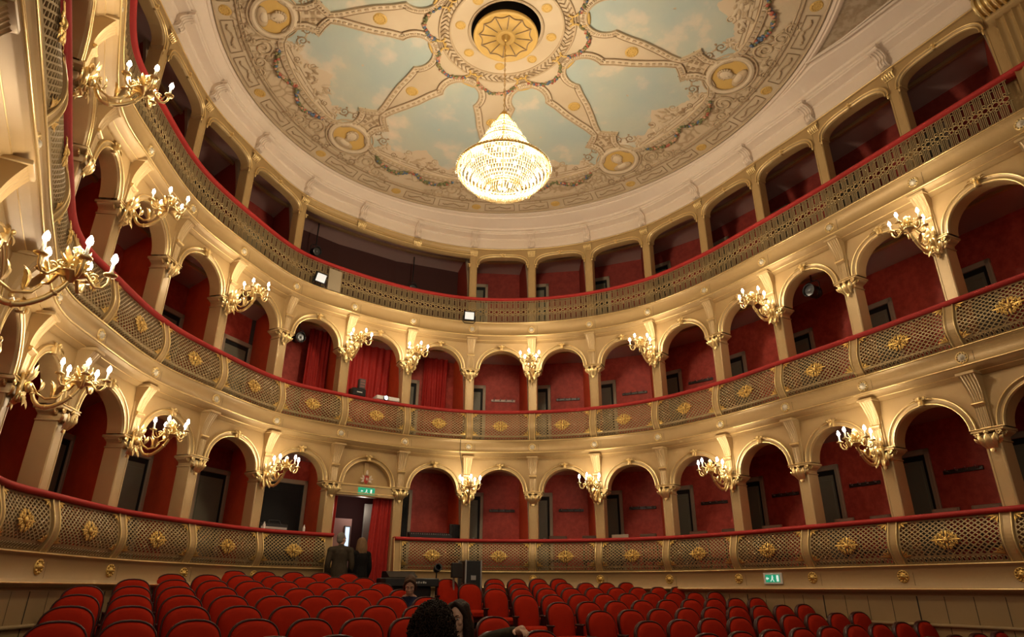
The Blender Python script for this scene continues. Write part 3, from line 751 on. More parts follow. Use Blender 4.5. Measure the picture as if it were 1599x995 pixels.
for i in range(8):
    ang = radians(PTH + STEP * i); deg = PTH + STEP * i; dt = dirtxt(deg)
    e = empty('sky_mural', CP(2.7, ang), 0, f"painted sky panel in a scalloped border, {dt} of the ceiling", 'ceiling painting', 'sky panels of the round ceiling')
    cen = np.array((0, 2.7)); m = M()
    m.grid([at3(cen + (outd - cen) * k, .008) for k in (0.02, .2, .4, .6, .8, 1.0)], cv=True, sm=False)
    hook(e, 'sky', cmap(m, ang), SKYM)
    m = M(); o1, o2 = off(outd, .035), off(outd, .125)
    m.grid([at3(outd, .004), at3(outd, .03), at3(o1, .034), at3(o2, .02), at3(o2, .0)], 0, cv=True, sm=False)
    m.tube(at3(off(outd, .012), .036), .014, 5, 1, closed=True); m.tube(at3(off(outd, .13), .018), .012, 5, 2, closed=True)
    dn = densify(outl, 5); a1, a2 = off(dn, .045), off(dn, .085)
    for k in range(0, len(dn) - 1, 2):
        q = [a1[k], a1[k + 1], a2[k + 1], a2[k]]; m.add([(x, y, .030) for x, y in q] + [(x, y, .045) for x, y in q], [(4, 5, 6, 7), (0, 1, 5, 4), (1, 2, 6, 5), (2, 3, 7, 6), (3, 0, 4, 7)], 1)
    hook(e, 'dentil_border', cmap(m, ang), [CREAMP, TANL, TAND])
    # painted balustrade with flowers and leaves across the outer edge of the sky
    m = M(); rr = random.Random(i); top = []
    for x in np.linspace(-.95, .95, 39):
        h = .08 + .16 * max(0, 1 - abs(x) / .95) + (.22 * max(0, 1 - abs(x) / .38) + .05 * rr.random()) + (.12 if abs(abs(x) - .78) < .09 else 0); top.append((x, 3.80 - h))
    m.grid([at3(np.array(top), .013), at3(np.array([(x, 4.02 - .07 * x * x) for x, _ in top]), .013)], 0, sm=False)
    for y in (3.80, 3.86, 3.93, 3.98): m.tube([(x, y - .07 * x * x, .014) for x in np.linspace(-.9, .9, 15)], .009, 4, 2, flat=.5)
    for k in range(34):
        x = rr.uniform(-.42, .42); y = 3.66 + rr.uniform(-.12, .12) + abs(x) * .25; a = rr.uniform(0, 2 * pi); l = rr.uniform(.09, .22)
        m.leaf((x, y, .012), (x + l * cos(a), y + l * sin(a), .018), (0, 0, 1), .03, .12, 5, rr.choice((0, 1, 1, 2)))
    for s in (-1, 1):
        for k in range(9):
            a = radians(k * 40); m.leaf((s * .79, 3.60, .012), (s * .79 + .10 * cos(a), 3.60 + .10 * sin(a), .02), (0, 0, 1), .022, .15, 5, k % 2)
        spiral(m, s * .3, 3.56, .09, 1.5, s, .5, .012, .014, 1); spiral(m, s * .55, 3.74, .07, 1.5, -s, 0, .011, .014, 2)
    hook(e, 'painted_balustrade', cmap(m, ang), [CREAMP, TANL, TAND])
    # lyre at the inner tip
    e = empty('gilt_lyre', CP(1.27, ang), 0, f"gold lyre at the tip of the sky panel {dt}", 'ornament', 'lyres round the ceiling rose')
    m = M(); L_ = []
    for s in (-1, 1):
        P = np.array([(s * x, 1.38 - y, .02) for x, y in ((0, .0), (.10, .01), (.145, .07), (.13, .14), (.085, .20), (.075, .26), (.11, .31), (.14, .30))])
        m.tube(P, [.03, .034, .032, .026, .02, .018, .018, .01], 6, 0, flat=.6)
    m.tube([(-.1, 1.12, .02), (.1, 1.12, .02)], .014, 6)
    m.grid([at3(np.array([(.10 * cos(t), 1.30 + .09 * sin(t)) for t in np.linspace(0, 2 * pi, 17)[:-1]]) * (1, 1), .014), at3(np.tile((0, 1.3), (16, 1)) + 0., .02)], 1, cv=True)
    m.blob((0, 1.10, .025), (.035, .03, .02), 8, 5)
    hook(e, 'lyre_frame', cmap(m, ang), [YEL, CREAMP])
    m = M()
    for x in (-.04, -.014, .014, .04): m.tube([(x, 1.13, .025), (x * .8, 1.36, .028)], .005, 4)
    hook(e, 'strings', cmap(m, ang), TAND)
    md2 = deg + 22.5 - 3
    # garland from lyre to lyre
    e = empty('flower_garland', CP(1.42, ang + radians(22.5)), 0, f"flower garland hung between two gold lyres beside the ceiling rose, {dirtxt(md2)}", 'garland', 'garlands round the ceiling rose')
    mm = M(); rr = random.Random(50 + i); n = 22
    for k in range(n):
        t = (k + .5) / n; a = ang + radians(5 + 35 * t); r = 1.24 + .20 * sin(pi * t)
        for q in range(3):
            p = CP(r + rr.uniform(-.02, .02), a + rr.uniform(-.015, .015), -.02 - .01 * q); mm.blob(p, (.028, .028, .02), 6, 4, rr.choice((0, 1, 2, 2, 3, 4)))
    hook(e, 'flowers', mm, GAR)
    # medallion between the panels
    am = ang - radians(22.5); md = deg - 22.5; dm_ = dirtxt(md - 3)
    e = empty('portrait_medallion', CP(4.0, am), 0, f"oval gold medallion with a bust, {dm_} of the round ceiling", 'medallion', 'bust medallions of the round ceiling')
    tt = np.linspace(0, 2 * pi, 33)[:-1]; m = M()
    el = lambda rx, ry, z: np.stack([rx * np.cos(tt), 3.98 + ry * np.sin(tt), np.full(32, z)], 1)
    m.grid([el(.01, .01, .012), el(.2, .16, .012), el(.37, .30, .012)], cv=True, sm=False); hook(e, 'gold_ground', cmap(m, am), YEL)
    m = M(); m.grid([el(.37, .30, .0), el(.37, .30, .04), el(.41, .34, .05), el(.45, .38, .035), el(.45, .38, 0)], cv=True, sm=False)
    m.tube(el(.50, .43, .012), .016, 5, 1, closed=True); m.tube(el(.36, .29, .03), .010, 5, 1, closed=True); hook(e, 'oval_frame', cmap(m, am), [CREAMP, TANL])
    m = M(); m.blob((0, 3.92, .03), (.105, .13, .035), 10, 7); m.blob((.0, 4.06, .022), (.065, .10, .025), 8, 5, 1); m.blob((0, 4.17, .02), (.22, .10, .03), 12, 6, 1); m.blob((0, 4.14, .035), (.12, .07, .03), 10, 6)
    for k in range(11): a = radians(k * 20 - 10 + 180); m.blob((.105 * cos(a), 3.91 + .12 * sin(a), .03), (.03, .03, .02), 6, 4, 1)
    m.blob((.0, 3.95, .065), (.014, .03, .012), 6, 4, 0)
    for s in (-1, 1): m.blob((s * .035, 3.925, .058), (.014, .007, .006), 6, 4, 1)
    hook(e, 'bust', cmap(m, am), [CREAMP, TANL])
    # scrollwork round the medallion
    e = empty('painted_scrollwork', CP(4.3, am), 0, f"tan acanthus scrolls flanking the bust medallion {dm_} of the ceiling", 'scrollwork', 'acanthus scrolls of the round ceiling')
    for s in (-1, 1):
        m = M()
        for cx, cy_, r0, tu, sg, ph, rt in ((.68, 4.22, .19, 1.7, 1, 2.2, .022), (.62, 3.86, .12, 1.5, -1, 4.0, .016), (.98, 4.32, .14, 1.6, -1, .6, .018), (1.22, 4.36, .11, 1.5, 1, 2.6, .015), (.45, 4.46, .10, 1.4, -1, 1.2, .014), (.20, 4.49, .08, 1.3, 1, 0, .012), (.52, 3.55, .10, 1.4, 1, 1.0, .014), (.30, 3.45, .08, 1.4, -1, 0, .012), (.85, 4.03, .08, 1.4, 1, 1, .012)):
            spiral(m, s * cx, cy_, r0, tu, s * sg, ph, rt, .012, 0 if r0 > .1 else 1)
            for q in range(5):
                a = ph + q * 1.25; m.leaf((s * (cx + r0 * .8 * cos(a)), cy_ + r0 * .8 * sin(a), .01), (s * (cx + r0 * 1.35 * cos(a + .35)), cy_ + r0 * 1.35 * sin(a + .35), .014), (0, 0, 1), .028, .12, 5, q % 2)
        for k in range(3):
            for q in range(3): m.box(s * (.07 + .10 * k) - .03, s * (.07 + .10 * k) + .03, 3.22 + .1 * q, 3.28 + .1 * q, .0, .008, 1)
        hook(e, 'scroll', cmap(m, am), [TANL, TAND])
    # outer garland below the balustrade
    e = empty('flower_garland', CP(4.2, ang), 0, f"swagged flower garland at the outer edge of the sky panel {dt}", 'garland', 'garlands under the sky panels')
    mm = M(); rr = random.Random(90 + i)
    for s in (-1, 1):
        for k in range(20):
            t = (k + .5) / 20; x = s * (.02 + .86 * t); y = 4.02 + .22 * sin(pi * t) - .10 * t
            for q in range(3): mm.blob((x + rr.uniform(-.025, .025), y + rr.uniform(-.025, .025), .02 + .012 * q), (.032, .032, .02), 6, 4, rr.choice((0, 1, 2, 2, 3, 4)))
    hook(e, 'flowers', cmap(mm, ang), GAR)
def gold_boss(R, name, loc, label, group):
    m = M(); m.lathe([(0, .05), (.18, .05), (.25, .03), (.32, .035), (.42, .06), (.5, .035), (.58, .03), (.72, .07), (.84, .06), (1, .0)], seg=20)
    for k in range(12): a = k * pi / 6; m.blob((.74 * cos(a), .74 * sin(a), .05), (.12, .12, .06), 6, 4)
    m.xf(Matrix.Diagonal((R, R, -R * 1.6, 1))); o = m.build(name, YEL); o.location = loc; tag(o, label, 'rosette', group, 'thing')
for i in range(8):
    a = PTH - 22.5 + 45 * i; dt = dirtxt(a - 3)
    gold_boss(.125, 'ceiling_rosette', CP(2.22, radians(a)), f"gold boss on the cream strip between sky panels, {dt}", 'bosses between the sky panels')
    gold_boss(.092, 'ceiling_rosette', CP(.80, radians(a)), f"small gold boss on the ring beside the ceiling rose, {dt}", 'bosses round the ceiling rose')
for i in range(16):
    a = 10.5 + 22.5 * i; dt = dirtxt(a)
    gold_boss(.11, 'rim_rosette', CP(4.74, radians(a)), f"gold boss on the tan ceiling rim, {'outside a medallion' if i % 2 == 0 else 'outside a sky panel'}, {dt}", 'bosses on the ceiling rim')
# rim panels and rings drawn on the plaster
m = M()
for i in range(16):
    for s in (0, 1):
        a = radians(10.5 + 22.5 * i + 2.2 + 9.6 * s); b = a + radians(8.2); q = np.linspace(a, b, 7)
        for r in (4.64, 4.84): m.tube(CP(np.full(7, r), q, -.008), .008, 4, 1)
        for w in (a, b): m.tube([CP(4.64, w, -.008), CP(4.84, w, -.008)], .008, 4, 1)
        rr = random.Random(i * 2 + s); m.tube([CP(4.74 + .035 * sin(9 * t) * rr.uniform(.5, 1.2), a + (b - a) * (.12 + .76 * t), -.008) for t in np.linspace(0, 1, 26)], .013, 4, 1)
q = np.linspace(0, 2 * pi, 121)[:-1]
for r, w, mi in ((4.56, .016, 1), (4.90, .02, 0), (.98, .022, 0), (1.17, .02, 0), (.64, .02, 0), (4.50, .010, 0)): m.tube(CP(np.full(120, r), q, -.008), w, 5, mi, closed=True)
for k in range(72):
    a = k * 2 * pi / 72; p = CP(1.03 + .09 * (k % 2), a, -.006); m.tube([CP(1.0, a, -.008), CP(1.07, a + .06, -.012), CP(1.15, a - .02, -.008)], .012, 4, 1)
struct(m.build('trim_ceiling_lines', [TANL, TAND]))
# white consoles of the cornice
def cornice_bracket():
    m = M(); xs = .085
    side = [(0.02, -.02), (-.04, -.015), (-.085, .02), (-.095, .07), (-.065, .11), (-.06, .15), (-.09, .195), (-.15, .225), (-.215, .23), (-.26, .235), (-.27, .275), (.02, .275)]
    A = [[(x, y, z) for y, z in side] for x in (-xs, xs)]; m.grid(A)
    for q in A: m.poly(q)
    for x in (-.05, 0, .05): m.tube([(x, y - .004, z) for y, z in side[1:9]], .012, 5)
    for s in (-1, 1):
        t = np.linspace(0, 3 * pi, 18); r = .035 * (1 - t / (3.5 * pi)); m.tube(np.stack([np.full(18, s * (xs + .004)), -.025 - r * np.cos(t), .05 + r * np.sin(t)], 1), .008, 4)
        t = np.linspace(0, 3 * pi, 18); r = .03 * (1 - t / (3.5 * pi)); m.tube(np.stack([np.full(18, s * (xs + .004)), -.17 - r * np.cos(t), .235 + r * np.sin(t)], 1), .007, 4)
    m.bbox(-.10, .10, -.285, .03, .275, .30, .006); m.leaf((0, -.04, .06), (0, -.07, -.05), (0, -1, 0), .05, .25)
    return m
cb = cornice_bracket().mesh('cornice_bracket', CORN)
for k in range(-3, 16):
    o = bpy.data.objects.new('cornice_bracket', cb); COL.objects.link(o); o.location = Wp(float(k), .05, 7.90); o.rotation_euler = (0, 0, rzk(float(k)))
    tag(o, f"white scroll console on the plaster cornice, above the column {col_txt(k)}", 'cornice bracket', 'consoles of the white cornice', 'thing')

# ------------------------------------------------------------ ceiling rose and chandelier
AX = ROSE[:2] + (-.01, .02)
zr = float(dome(.1)) - .19
e = empty('ceiling_rose', (ROSE[0], ROSE[1] - .03, zr), 0, 'large round gold ceiling rose with scalloped sunburst, chandelier chain through it', 'ceiling rose')
m = M(); m.lathe([(.06, 0), (.14, -.025), (.165, -.02), (.17, 0), (.50, .008), (.51, -.018), (.545, -.02), (.56, 0), (.55, .04), (.3, .06), (.02, .06)], seg=48); m.build('disc', YEL, e)
m = M(); n = 12
for k in range(n):
    a = 2 * pi * k / n + .13; a2 = a + 2 * pi / n
    m.tube([(.18 * cos(a), .18 * sin(a), -.006), (.46 * cos(a), .46 * sin(a), -.006)], .009, 4)
    m.tube([((.46 - .05 * sin(pi * t)) * cos(a + (a2 - a) * t), (.46 - .05 * sin(pi * t)) * sin(a + (a2 - a) * t), -.006) for t in np.linspace(0, 1, 8)], .009, 4)
m.build('sunburst_ribs', TAND, e)
m = M(); m.lathe([(.0, -.09), (.03, -.085), (.05, -.06), (.06, -.03), (.075, -.02), (.08, 0)], seg=16); m.build('boss', GILT, e)

ZM = 6.06                                     # height of the chandelier's widest ring
def crystal_mat():
    m = bpy.data.materials.new('cut_crystal'); m.use_nodes = True; nt = m.node_tree; nt.nodes.remove(nt.nodes['Principled BSDF'])
    N = nt.nodes.new; Lk = nt.links.new; out = nt.nodes['Material Output']
    tr = N('ShaderNodeBsdfTranslucent'); tr.inputs['Color'].default_value = (.46, .39, .26, 1)
    gl = N('ShaderNodeBsdfGlossy'); gl.inputs['Roughness'].default_value = .12; gl.inputs['Color'].default_value = (.8, .74, .6, 1)
    df = N('ShaderNodeBsdfTransparent'); df.inputs['Color'].default_value = (1, .97, .92, 1)
    m1 = N('ShaderNodeMixShader'); m1.inputs[0].default_value = .25; Lk(tr.outputs[0], m1.inputs[1]); Lk(gl.outputs[0], m1.inputs[2])
    m2 = N('ShaderNodeMixShader'); m2.inputs[0].default_value = .45; Lk(m1.outputs[0], m2.inputs[1]); Lk(df.outputs[0], m2.inputs[2])
    Lk(m2.outputs[0], out.inputs['Surface']); return m
CRYS = crystal_mat()
BULB = no_sample(mat('lit_bulb', (1, .95, .85), .4, emit=(1.0, .90, .72), estr=40.0))
KC = 1.06
ch = empty('chandelier', (AX[0], AX[1], ZM), 0, 'big lit crystal chandelier hanging on a chain from the ceiling rose', 'chandelier')
def ring(m, r, z, rt, seg=56, mi=0):
    t = np.linspace(0, 2 * pi, seg + 1)[:-1]; m.tube(np.stack([r * np.cos(t), r * np.sin(t), np.full(seg, z)], 1), rt, 6, mi, closed=True)
def drop(m, p, q, w, a):
    """a cut prism from p to q"""
    p, q = np.asarray(p, float), np.asarray(q, float); c = p * .45 + q * .55; t = np.array((-sin(a), cos(a), 0.)); d = (q - p); d /= np.linalg.norm(d); n = np.cross(d, t)
    m.add([p, c + t * w, c + n * w, c - t * w, c - n * w, q], [(0, 1, 2), (0, 2, 3), (0, 3, 4), (0, 4, 1), (5, 2, 1), (5, 3, 2), (5, 4, 3), (5, 1, 4)])
zt = (zr - ZM) / KC
m = M()
k = int((zt - 1.08) / .05)
for i in range(k):
    z = 1.08 + (zt - 1.08) * (i + .5) / k; t = np.linspace(0, 2 * pi, 9)[:-1]; P = np.stack([.012 * np.cos(t), np.zeros(8), z + .03 * np.sin(t)], 1)
    if i % 2: P = P[:, [1, 0, 2]]
    m.tube(P, .005, 4, closed=True)
m.build('chain', GILT, ch)
m = M()
for r, z, w in ((.69, 0, .016), (.67, .04, .010), (.34, .46, .012), (.26, .63, .011), (.18, .80, .010), (.085, .97, .010), (.26, -.31, .014), (.24, -.34, .008)): ring(m, r, z, w)
for k in range(8):
    a = k * pi / 4; m.tube([(.67 * cos(a), .67 * sin(a), .0), (.34 * cos(a), .34 * sin(a), .46), (.18 * cos(a), .18 * sin(a), .80), (.03 * cos(a), .03 * sin(a), 1.08)], .006, 4)
    m.tube([(.67 * cos(a), .67 * sin(a), .0), (.54 * cos(a), .54 * sin(a), -.24), (.26 * cos(a), .26 * sin(a), -.31)], .005, 4)
m.tube([(0, 0, -.36), (0, 0, 1.08)], .012, 6); m.lathe([(.0, 1.10), (.02, 1.08), (.035, 1.05), (.05, 1.03), (.075, 1.02), (.09, .97)], seg=16)
m.build('gilt_frame', GILT, ch)
UPT = [(.69, .02, .34, .46, 88), (.35, .46, .26, .63, 56), (.27, .63, .18, .80, 44), (.19, .80, .085, .99, 30)]
for r0, z0, r1, z1, n in UPT:
    m = M(); L_ = int(sqrt((r0 - r1) ** 2 + (z1 - z0) ** 2) / .055)
    for k in range(n):
        a = 2 * pi * k / n
        for j in range(L_):
            t0, t1 = j / L_, (j + .93) / L_; sag = lambda t: -.035 * sin(pi * t)
            P = [((r1 + (r0 - r1) * t + sag(t)) * cos(a), (r1 + (r0 - r1) * t + sag(t)) * sin(a), z1 + (z0 - z1) * t) for t in (t0, t1)]
            drop(m, P[0], P[1], .0085, a)
        drop(m, (r0 * cos(a), r0 * sin(a), z0 + .03), (r0 * 1.03 * cos(a), r0 * 1.03 * sin(a), z0 - .06), .011, a)
    m.build('crystal_strands', CRYS, ch)
# the bowl: rings of prisms stepping down and in
NB = 9
for j in range(NB):
    t = j / (NB - 1); r = .68 - .42 * t; z = -.02 - .28 * sin(t * pi / 2) - .03 * t
    m = M(); n = int(2 * pi * r / .042)
    for k in range(n):
        a = 2 * pi * (k + .5 * (j % 2)) / n; drop(m, (r * cos(a), r * sin(a), z + .03), ((r - .012) * cos(a), (r - .012) * sin(a), z - .065), .012, a)
    ring(m, r, z + .03, .004, 40); m.build('crystal_ring', CRYS, ch)
m = M()
for j in range(5):
    t = j / 4; r = .24 - .19 * t; z = -.36 - .07 * sin(t * pi / 2); n = max(8, int(2 * pi * r / .04))
    for k in range(n): a = 2 * pi * (k + .5 * (j % 2)) / n; drop(m, (r * cos(a), r * sin(a), z + .02), ((r - .01) * cos(a), (r - .01) * sin(a), z - .055), .011, a)
m.blob((0, 0, -.49), .03, 10, 6); m.build('crystal_pendant_bowl', CRYS, ch)
bm = M().lathe([(0, .04), (.012, .03), (.019, .01), (.018, -.01), (.010, -.03), (0, -.032)], seg=8).mesh('bulb', BULB)
for r, z, n in ((.50, .0, 12), (.24, .0, 6), (.20, .52, 6), (.10, -.26, 3)):
    for k in range(n):
        o = bpy.data.objects.new('bulb', bm); COL.objects.link(o); o.parent = ch; a = 2 * pi * k / n + r; o.location = (r * cos(a), r * sin(a), z)
lamp('chandelier_light', 'POINT', (0, 0, -.02), CHAND_W * .62, (1.0, .83, .58), .30, parent=ch)
lamp('chandelier_light', 'POINT', (0, 0, .55), CHAND_W * .38, (1.0, .83, .58), .14, parent=ch)

ch.scale = (KC, KC, KC)
# ------------------------------------------------------------ wall sconces
BULBS = no_sample(mat('lit_candle_bulb', (1, .95, .85), .4, emit=(1.0, .88, .68), estr=70.0))
CANDLE = mat('ivory_candle_tube', (.80, .72, .52), .5)
def sconce_src():
    e = empty('wall_sconce', (0, 0, 0), 0, 'x', 'sconce', 'gilt sconces on the columns')
    m = M()                                                         # mount: scrolled backplate
    m.bbox(-.055, .055, -.05, 0, -.14, .16, .02)
    for s in (-1, 1):
        spiral3 = lambda cz, r0, sg: [(s * (.05 + .6 * r * cos(t)), -.06, cz + sg * r * sin(t)) for t, r in ((q, r0 * (1 - q / 11)) for q in np.linspace(0, 9, 18))]
        m.tube(spiral3(.13, .05, 1), .013, 5); m.tube(spiral3(-.10, .045, -1), .012, 5)
        m.leaf((s * .02, -.05, .08), (s * .10, -.09, .22), (0, -1, .2), .035, .2); m.leaf((s * .02, -.05, -.06), (s * .07, -.08, -.20), (0, -1, 0), .03, .2)
    m.leaf((0, -.05, .08), (0, -.10, .27), (0, -1, 0), .04, .2); m.blob((0, -.08, .02), (.045, .04, .06), 8, 6)
    m.build('mount', GOLD, e)
    m = M(); P = np.array([(0, -.06, .04), (0, -.12, .0), (0, -.15, -.10), (0, -.21, -.17), (0, -.31, -.17), (0, -.42, -.10), (0, -.50, .0), (0, -.53, .07)])
    t = np.linspace(0, 7, 40); P = np.stack([np.interp(t, range(8), P[:, i]) for i in range(3)], 1)
    for _ in range(3): P[1:-1] = (P[:-2] + 2 * P[1:-1] + P[2:]) / 4
    m.tube(P, .016 + .006 * np.sin(np.linspace(0, pi, 40)), 8)
    for i in (8, 20, 31): m.lathe([(.02, -.012), (.030, 0), (.02, .012)], P[i], 10, ax=np.array([(1, 0, 0), np.cross((1, 0, 0), P[i + 1] - P[i]) / np.linalg.norm(P[i + 1] - P[i]) * -1, (P[i + 1] - P[i]) / np.linalg.norm(P[i + 1] - P[i])]))
    m.tube([(0, -.10, .06), (0, -.17, -.04), (0, -.25, -.09), (0, -.35, -.07), (0, -.39, -.01), (0, -.35, .02)], .012, 6)
    for s in (-1, 1):
        m.leaf((0, -.30, -.06), (s * .07, -.27, .05), (0, -.5, 1), .03, .3); m.leaf((0, -.33, -.04), (s * .08, -.40, .03), (0, -.2, 1), .028, .3); m.leaf((0, -.18, -.02), (s * .06, -.16, .10), (0, -1, .3), .026, .3)
    m.leaf((0, -.31, -.05), (0, -.24, .10), (0, -1, .4), .035, .3)
    m.build('arm', GOLD, e)
    hy, hz = -.53, .10; m = M()
    m.lathe([(0, -.06), (.02, -.05), (.035, -.02), (.095, .0), (.10, .012), (.05, .02), (.022, .035), (.018, .07), (.04, .085), (.022, .10), (.016, .16), (.03, .175), (.034, .20), (.012, .215), (0, .23)], (0, hy, hz), 14)
    for k in range(8):
        a = k * pi / 4 + .2; c, s_ = cos(a), sin(a); m.leaf((.02 * c, hy + .02 * s_, hz + .06), (.085 * c, hy + .085 * s_, hz + .15 + .02 * (k % 2)), (c, s_, .4), .026, .25)
        m.leaf((.03 * c, hy + .03 * s_, hz + .0), (.12 * c, hy + .12 * s_, hz + .07), (0, 0, 1), .024, .25)
    for k in range(10):                                             # basket of small scrolls
        a = k * pi / 5; c, s_ = cos(a), sin(a); t = np.linspace(0, 3 * pi, 14); r = .028 * (1 - t / (3.7 * pi))
        m.tube([((.07 + x) * c, hy + (.07 + x) * s_, hz + .045 + y + .02 * (k % 2)) for x, y in zip(r * np.cos(t), r * np.sin(t))], .0055, 4)
        m.blob((.105 * c, hy + .105 * s_, hz + .03), .011, 6, 4)
    m.build('finial', GOLD, e)
    for k in range(5):
        a = -pi / 2 + k * 2 * pi / 5; c, s_ = cos(a), sin(a); E = lambda r, z: (r * c, hy + r * s_, hz + z)
        P = [E(.03, .02), E(.08, .03), E(.12, -.02), E(.15, -.055), E(.19, -.05), E(.215, -.01), E(.22, .05)]
        m = M(); m.tube(P, [.014, .013, .013, .013, .012, .011, .012], 6)
        t = np.linspace(0, 2.6 * pi, 16); r = .035 * (1 - t / (3.2 * pi)); m.tube([E(.125 + x, .01 + y) for x, y in zip(r * np.cos(t + .6), r * np.sin(t + .6))], .008, 5)
        m.leaf(E(.14, -.05), E(.17, .03), (c, s_, .5), .02, .3)
        m.lathe([(.012, .045), (.04, .05), (.046, .062), (.02, .062), (.015, .066)], E(.22, 0), 12)
        m.lathe([(.018, .06), (.02, .075), (.014, .085), (.0115, .09), (.0115, .150), (0, .151)], E(.22, 0), 8, 1)
        arm = m.build('candle_arm', [GOLD, CANDLE], e)
        b = M().lathe([(0, .150), (.010, .152), (.020, .166), (.022, .182), (.016, .205), (.006, .224), (0, .229)], E(.22, 0), 8); b.build('bulb', BULBS, arm)
    lamp('sconce_light', 'POINT', (0, hy, hz + .24), SCONCE_W, (1.0, .82, .56), .16, parent=e)
    return freeze(e)
sc = sconce_src(); first[id(sc)] = True
for t, ks in ((1, (-2, 0, 2, 4, 7, 9, 11, 13)), (2, (-1, 1, 3, 5, 6, 8, 10, 12, 14))):
    for k in ks:
        place(sc, Wp(float(k), .055, RZ[t] + .87), rzk(float(k)), f"lit gilt candle sconce on the {TN[t]} tier column {col_txt(k)}")
# ------------------------------------------------------------ stalls seats
VEL = mat('red_seat_velvet', (0.36, 0.016, 0.003), 0.9, spec=.12, noise=(14.0, (0.31, 0.013, 0.003), 0.25))
RIM = mat('dark_red_lacquered_wood', (0.040, 0.007, 0.006), 0.33, spec=.3)
def arch_outline(w, z0, zs, zt, n=15):
    """half width w, straight to zs, superelliptic crown to zt"""
    th = np.linspace(0, pi, n); e = .78
    top = [(w * np.sign(cos(t)) * abs(cos(t)) ** e, zs + (zt - zs) * abs(sin(t)) ** .9) for t in th]
    return np.array([(w * .94, z0)] + top + [(-w * .94, z0)])
def seat_src():
    e = empty('theatre_seat', (0, 0, 0), 0, 'x', 'seat', 'red stalls seats')
    ln = lambda z: .20 * (z - .30)                                   # the back leans away from the stage
    def lay(o, dy): return [(x, dy + ln(z), z) for x, z in o]
    o = arch_outline(.204, .30, .70, .862); c = np.array([(0, .58)])
    sh = lambda k: c + (o - c) * k
    m = M(); m.grid([lay(c + (o - c) * .02, -.062), lay(sh(.45), -.058), lay(sh(.8), -.050), lay(sh(.93), -.036), lay(sh(1.0), -.012), lay(sh(1.0), .01)], cv=True)
    m.build('backrest', VEL, e)
    o2 = arch_outline(.2165, .24, .70, .879); sh2 = lambda k: c + (o2 - c) * k
    m = M(); m.grid([lay(o, -.008), lay(sh2(.975), -.018), lay(o2, -.006), lay(o2, .03), lay(sh2(.97), .045), lay(sh2(.5), .05), lay(c + (o2 - c) * .02, .05)], cv=True)
    m.build('back_shell', RIM, e)
    m = M(); m.bbox(-.210, .210, -.42, -.02, .36, .475, .045); m.build('seat_cushion', VEL, e)
    m = M(); m.bbox(-.205, .205, -.40, -.0, .30, .362, .012); m.build('seat_pan', RIM, e)
    for s in (-1, 1):
        m = M(); m.bbox(s * .231 - .012, s * .231 + .012, -.34, .02, -.06, .40, .008); m.build('side_support', RIM, e)
        m = M(); m.bbox(s * .229 - .013, s * .229 + .013, -.10, .08, .58, .605, .012); m.box(s * .229 - .012, s * .229 + .012, -.06, .03, .38, .58); m.blob((s * .229, -.10, .595), (.014, .012, .014), 8, 5); m.build('armrest', RIM, e)
    return freeze(e)
seat0 = seat_src(); first[id(seat0)] = True
SEATS = {}
def ray_at(px, y, py):                                               # world point at depth y on the sight line of a picture point
    a = (px - 799.5) / 1009.46; b = (497.5 - py) / 1009.46; yy = .9222 - b * .3867; t = y / yy; return np.array((a * t, y, (.3867 + .9222 * b) * t))
PAIR = [ray_at(681, 5.75, 972), ray_at(717, 5.95, 967)]              # heads of the couple in the front stalls
def seat_taken(blk, r, i):
    x, y, z, an = seat_pos(blk, r, i); return any((x - q[0]) ** 2 + (y - q[1]) ** 2 < .40 ** 2 for q in PAIR) or (blk == 'left' and r <= -1 and 1 <= i <= 3)
def seat_pos(block, r, i):
    if block == 'left':
        an, pA, w, q1, pt, z1, mm, sh, s, dz = .5625, 4.1789, .53, 6.0571, 1.0258, -.9305, .0919, .0588, -1, .003
    else:
        an, pA, w, q1, pt, z1, mm, sh, s, dz = .5236, 5.9246, .53, 5.8457, .9567, -.9741, .0934, -.0176, 1, .008
    KW = .906; p = KW * (pA + s * i * w + sh * r); q = KW * (q1 + pt * r); z = KW * z1 + mm * q + KW * dz * i - .885
    c, s_ = cos(an), sin(an); x, y = p * c - q * s_, p * s_ + q * c
    dx, dy = -.11 * s_, .11 * c                                      # the crown leans back from the seat's origin
    return x - dx, y - dy, z, an
def put_seat(block, r, i, label):
    x, y, z, an = SEATS[(block, r, i)] = seat_pos(block, r, i)
    return place(seat0, (x, y, z), an, label)
LROWS = {-1: (0, 8), 0: (0, 9), 1: (0, 9), 2: (0, 9), 3: (0, 9), 4: (0, 9), 5: (0, 8), 6: (0, 7), 7: (0, 5)}
RROWS = {-2: (0, 11), -1: (0, 11), 0: (0, 11), 1: (0, 11), 2: (0, 10), 3: (0, 9), 4: (0, 9), 5: (0, 9), 6: (0, 8), 7: (0, 6)}
for blk, rows in (('left', LROWS), ('right', RROWS)):
    nr = max(rows)
    for r, (a, b) in rows.items():
        for i in range(a, b):
            if (blk, r, i) == ('left', 0, 3): pass
            rt = 'rearmost row' if r == nr else f"{ORD[nr - r + 1]} row from the rear"
            st = 'on the aisle' if i == 0 else f"{ORD[i + 1]} from the aisle"
            if seat_taken(blk, r, i): continue
            put_seat(blk, r, i, f"red velvet seat, {blk} block, {rt}, {st}")

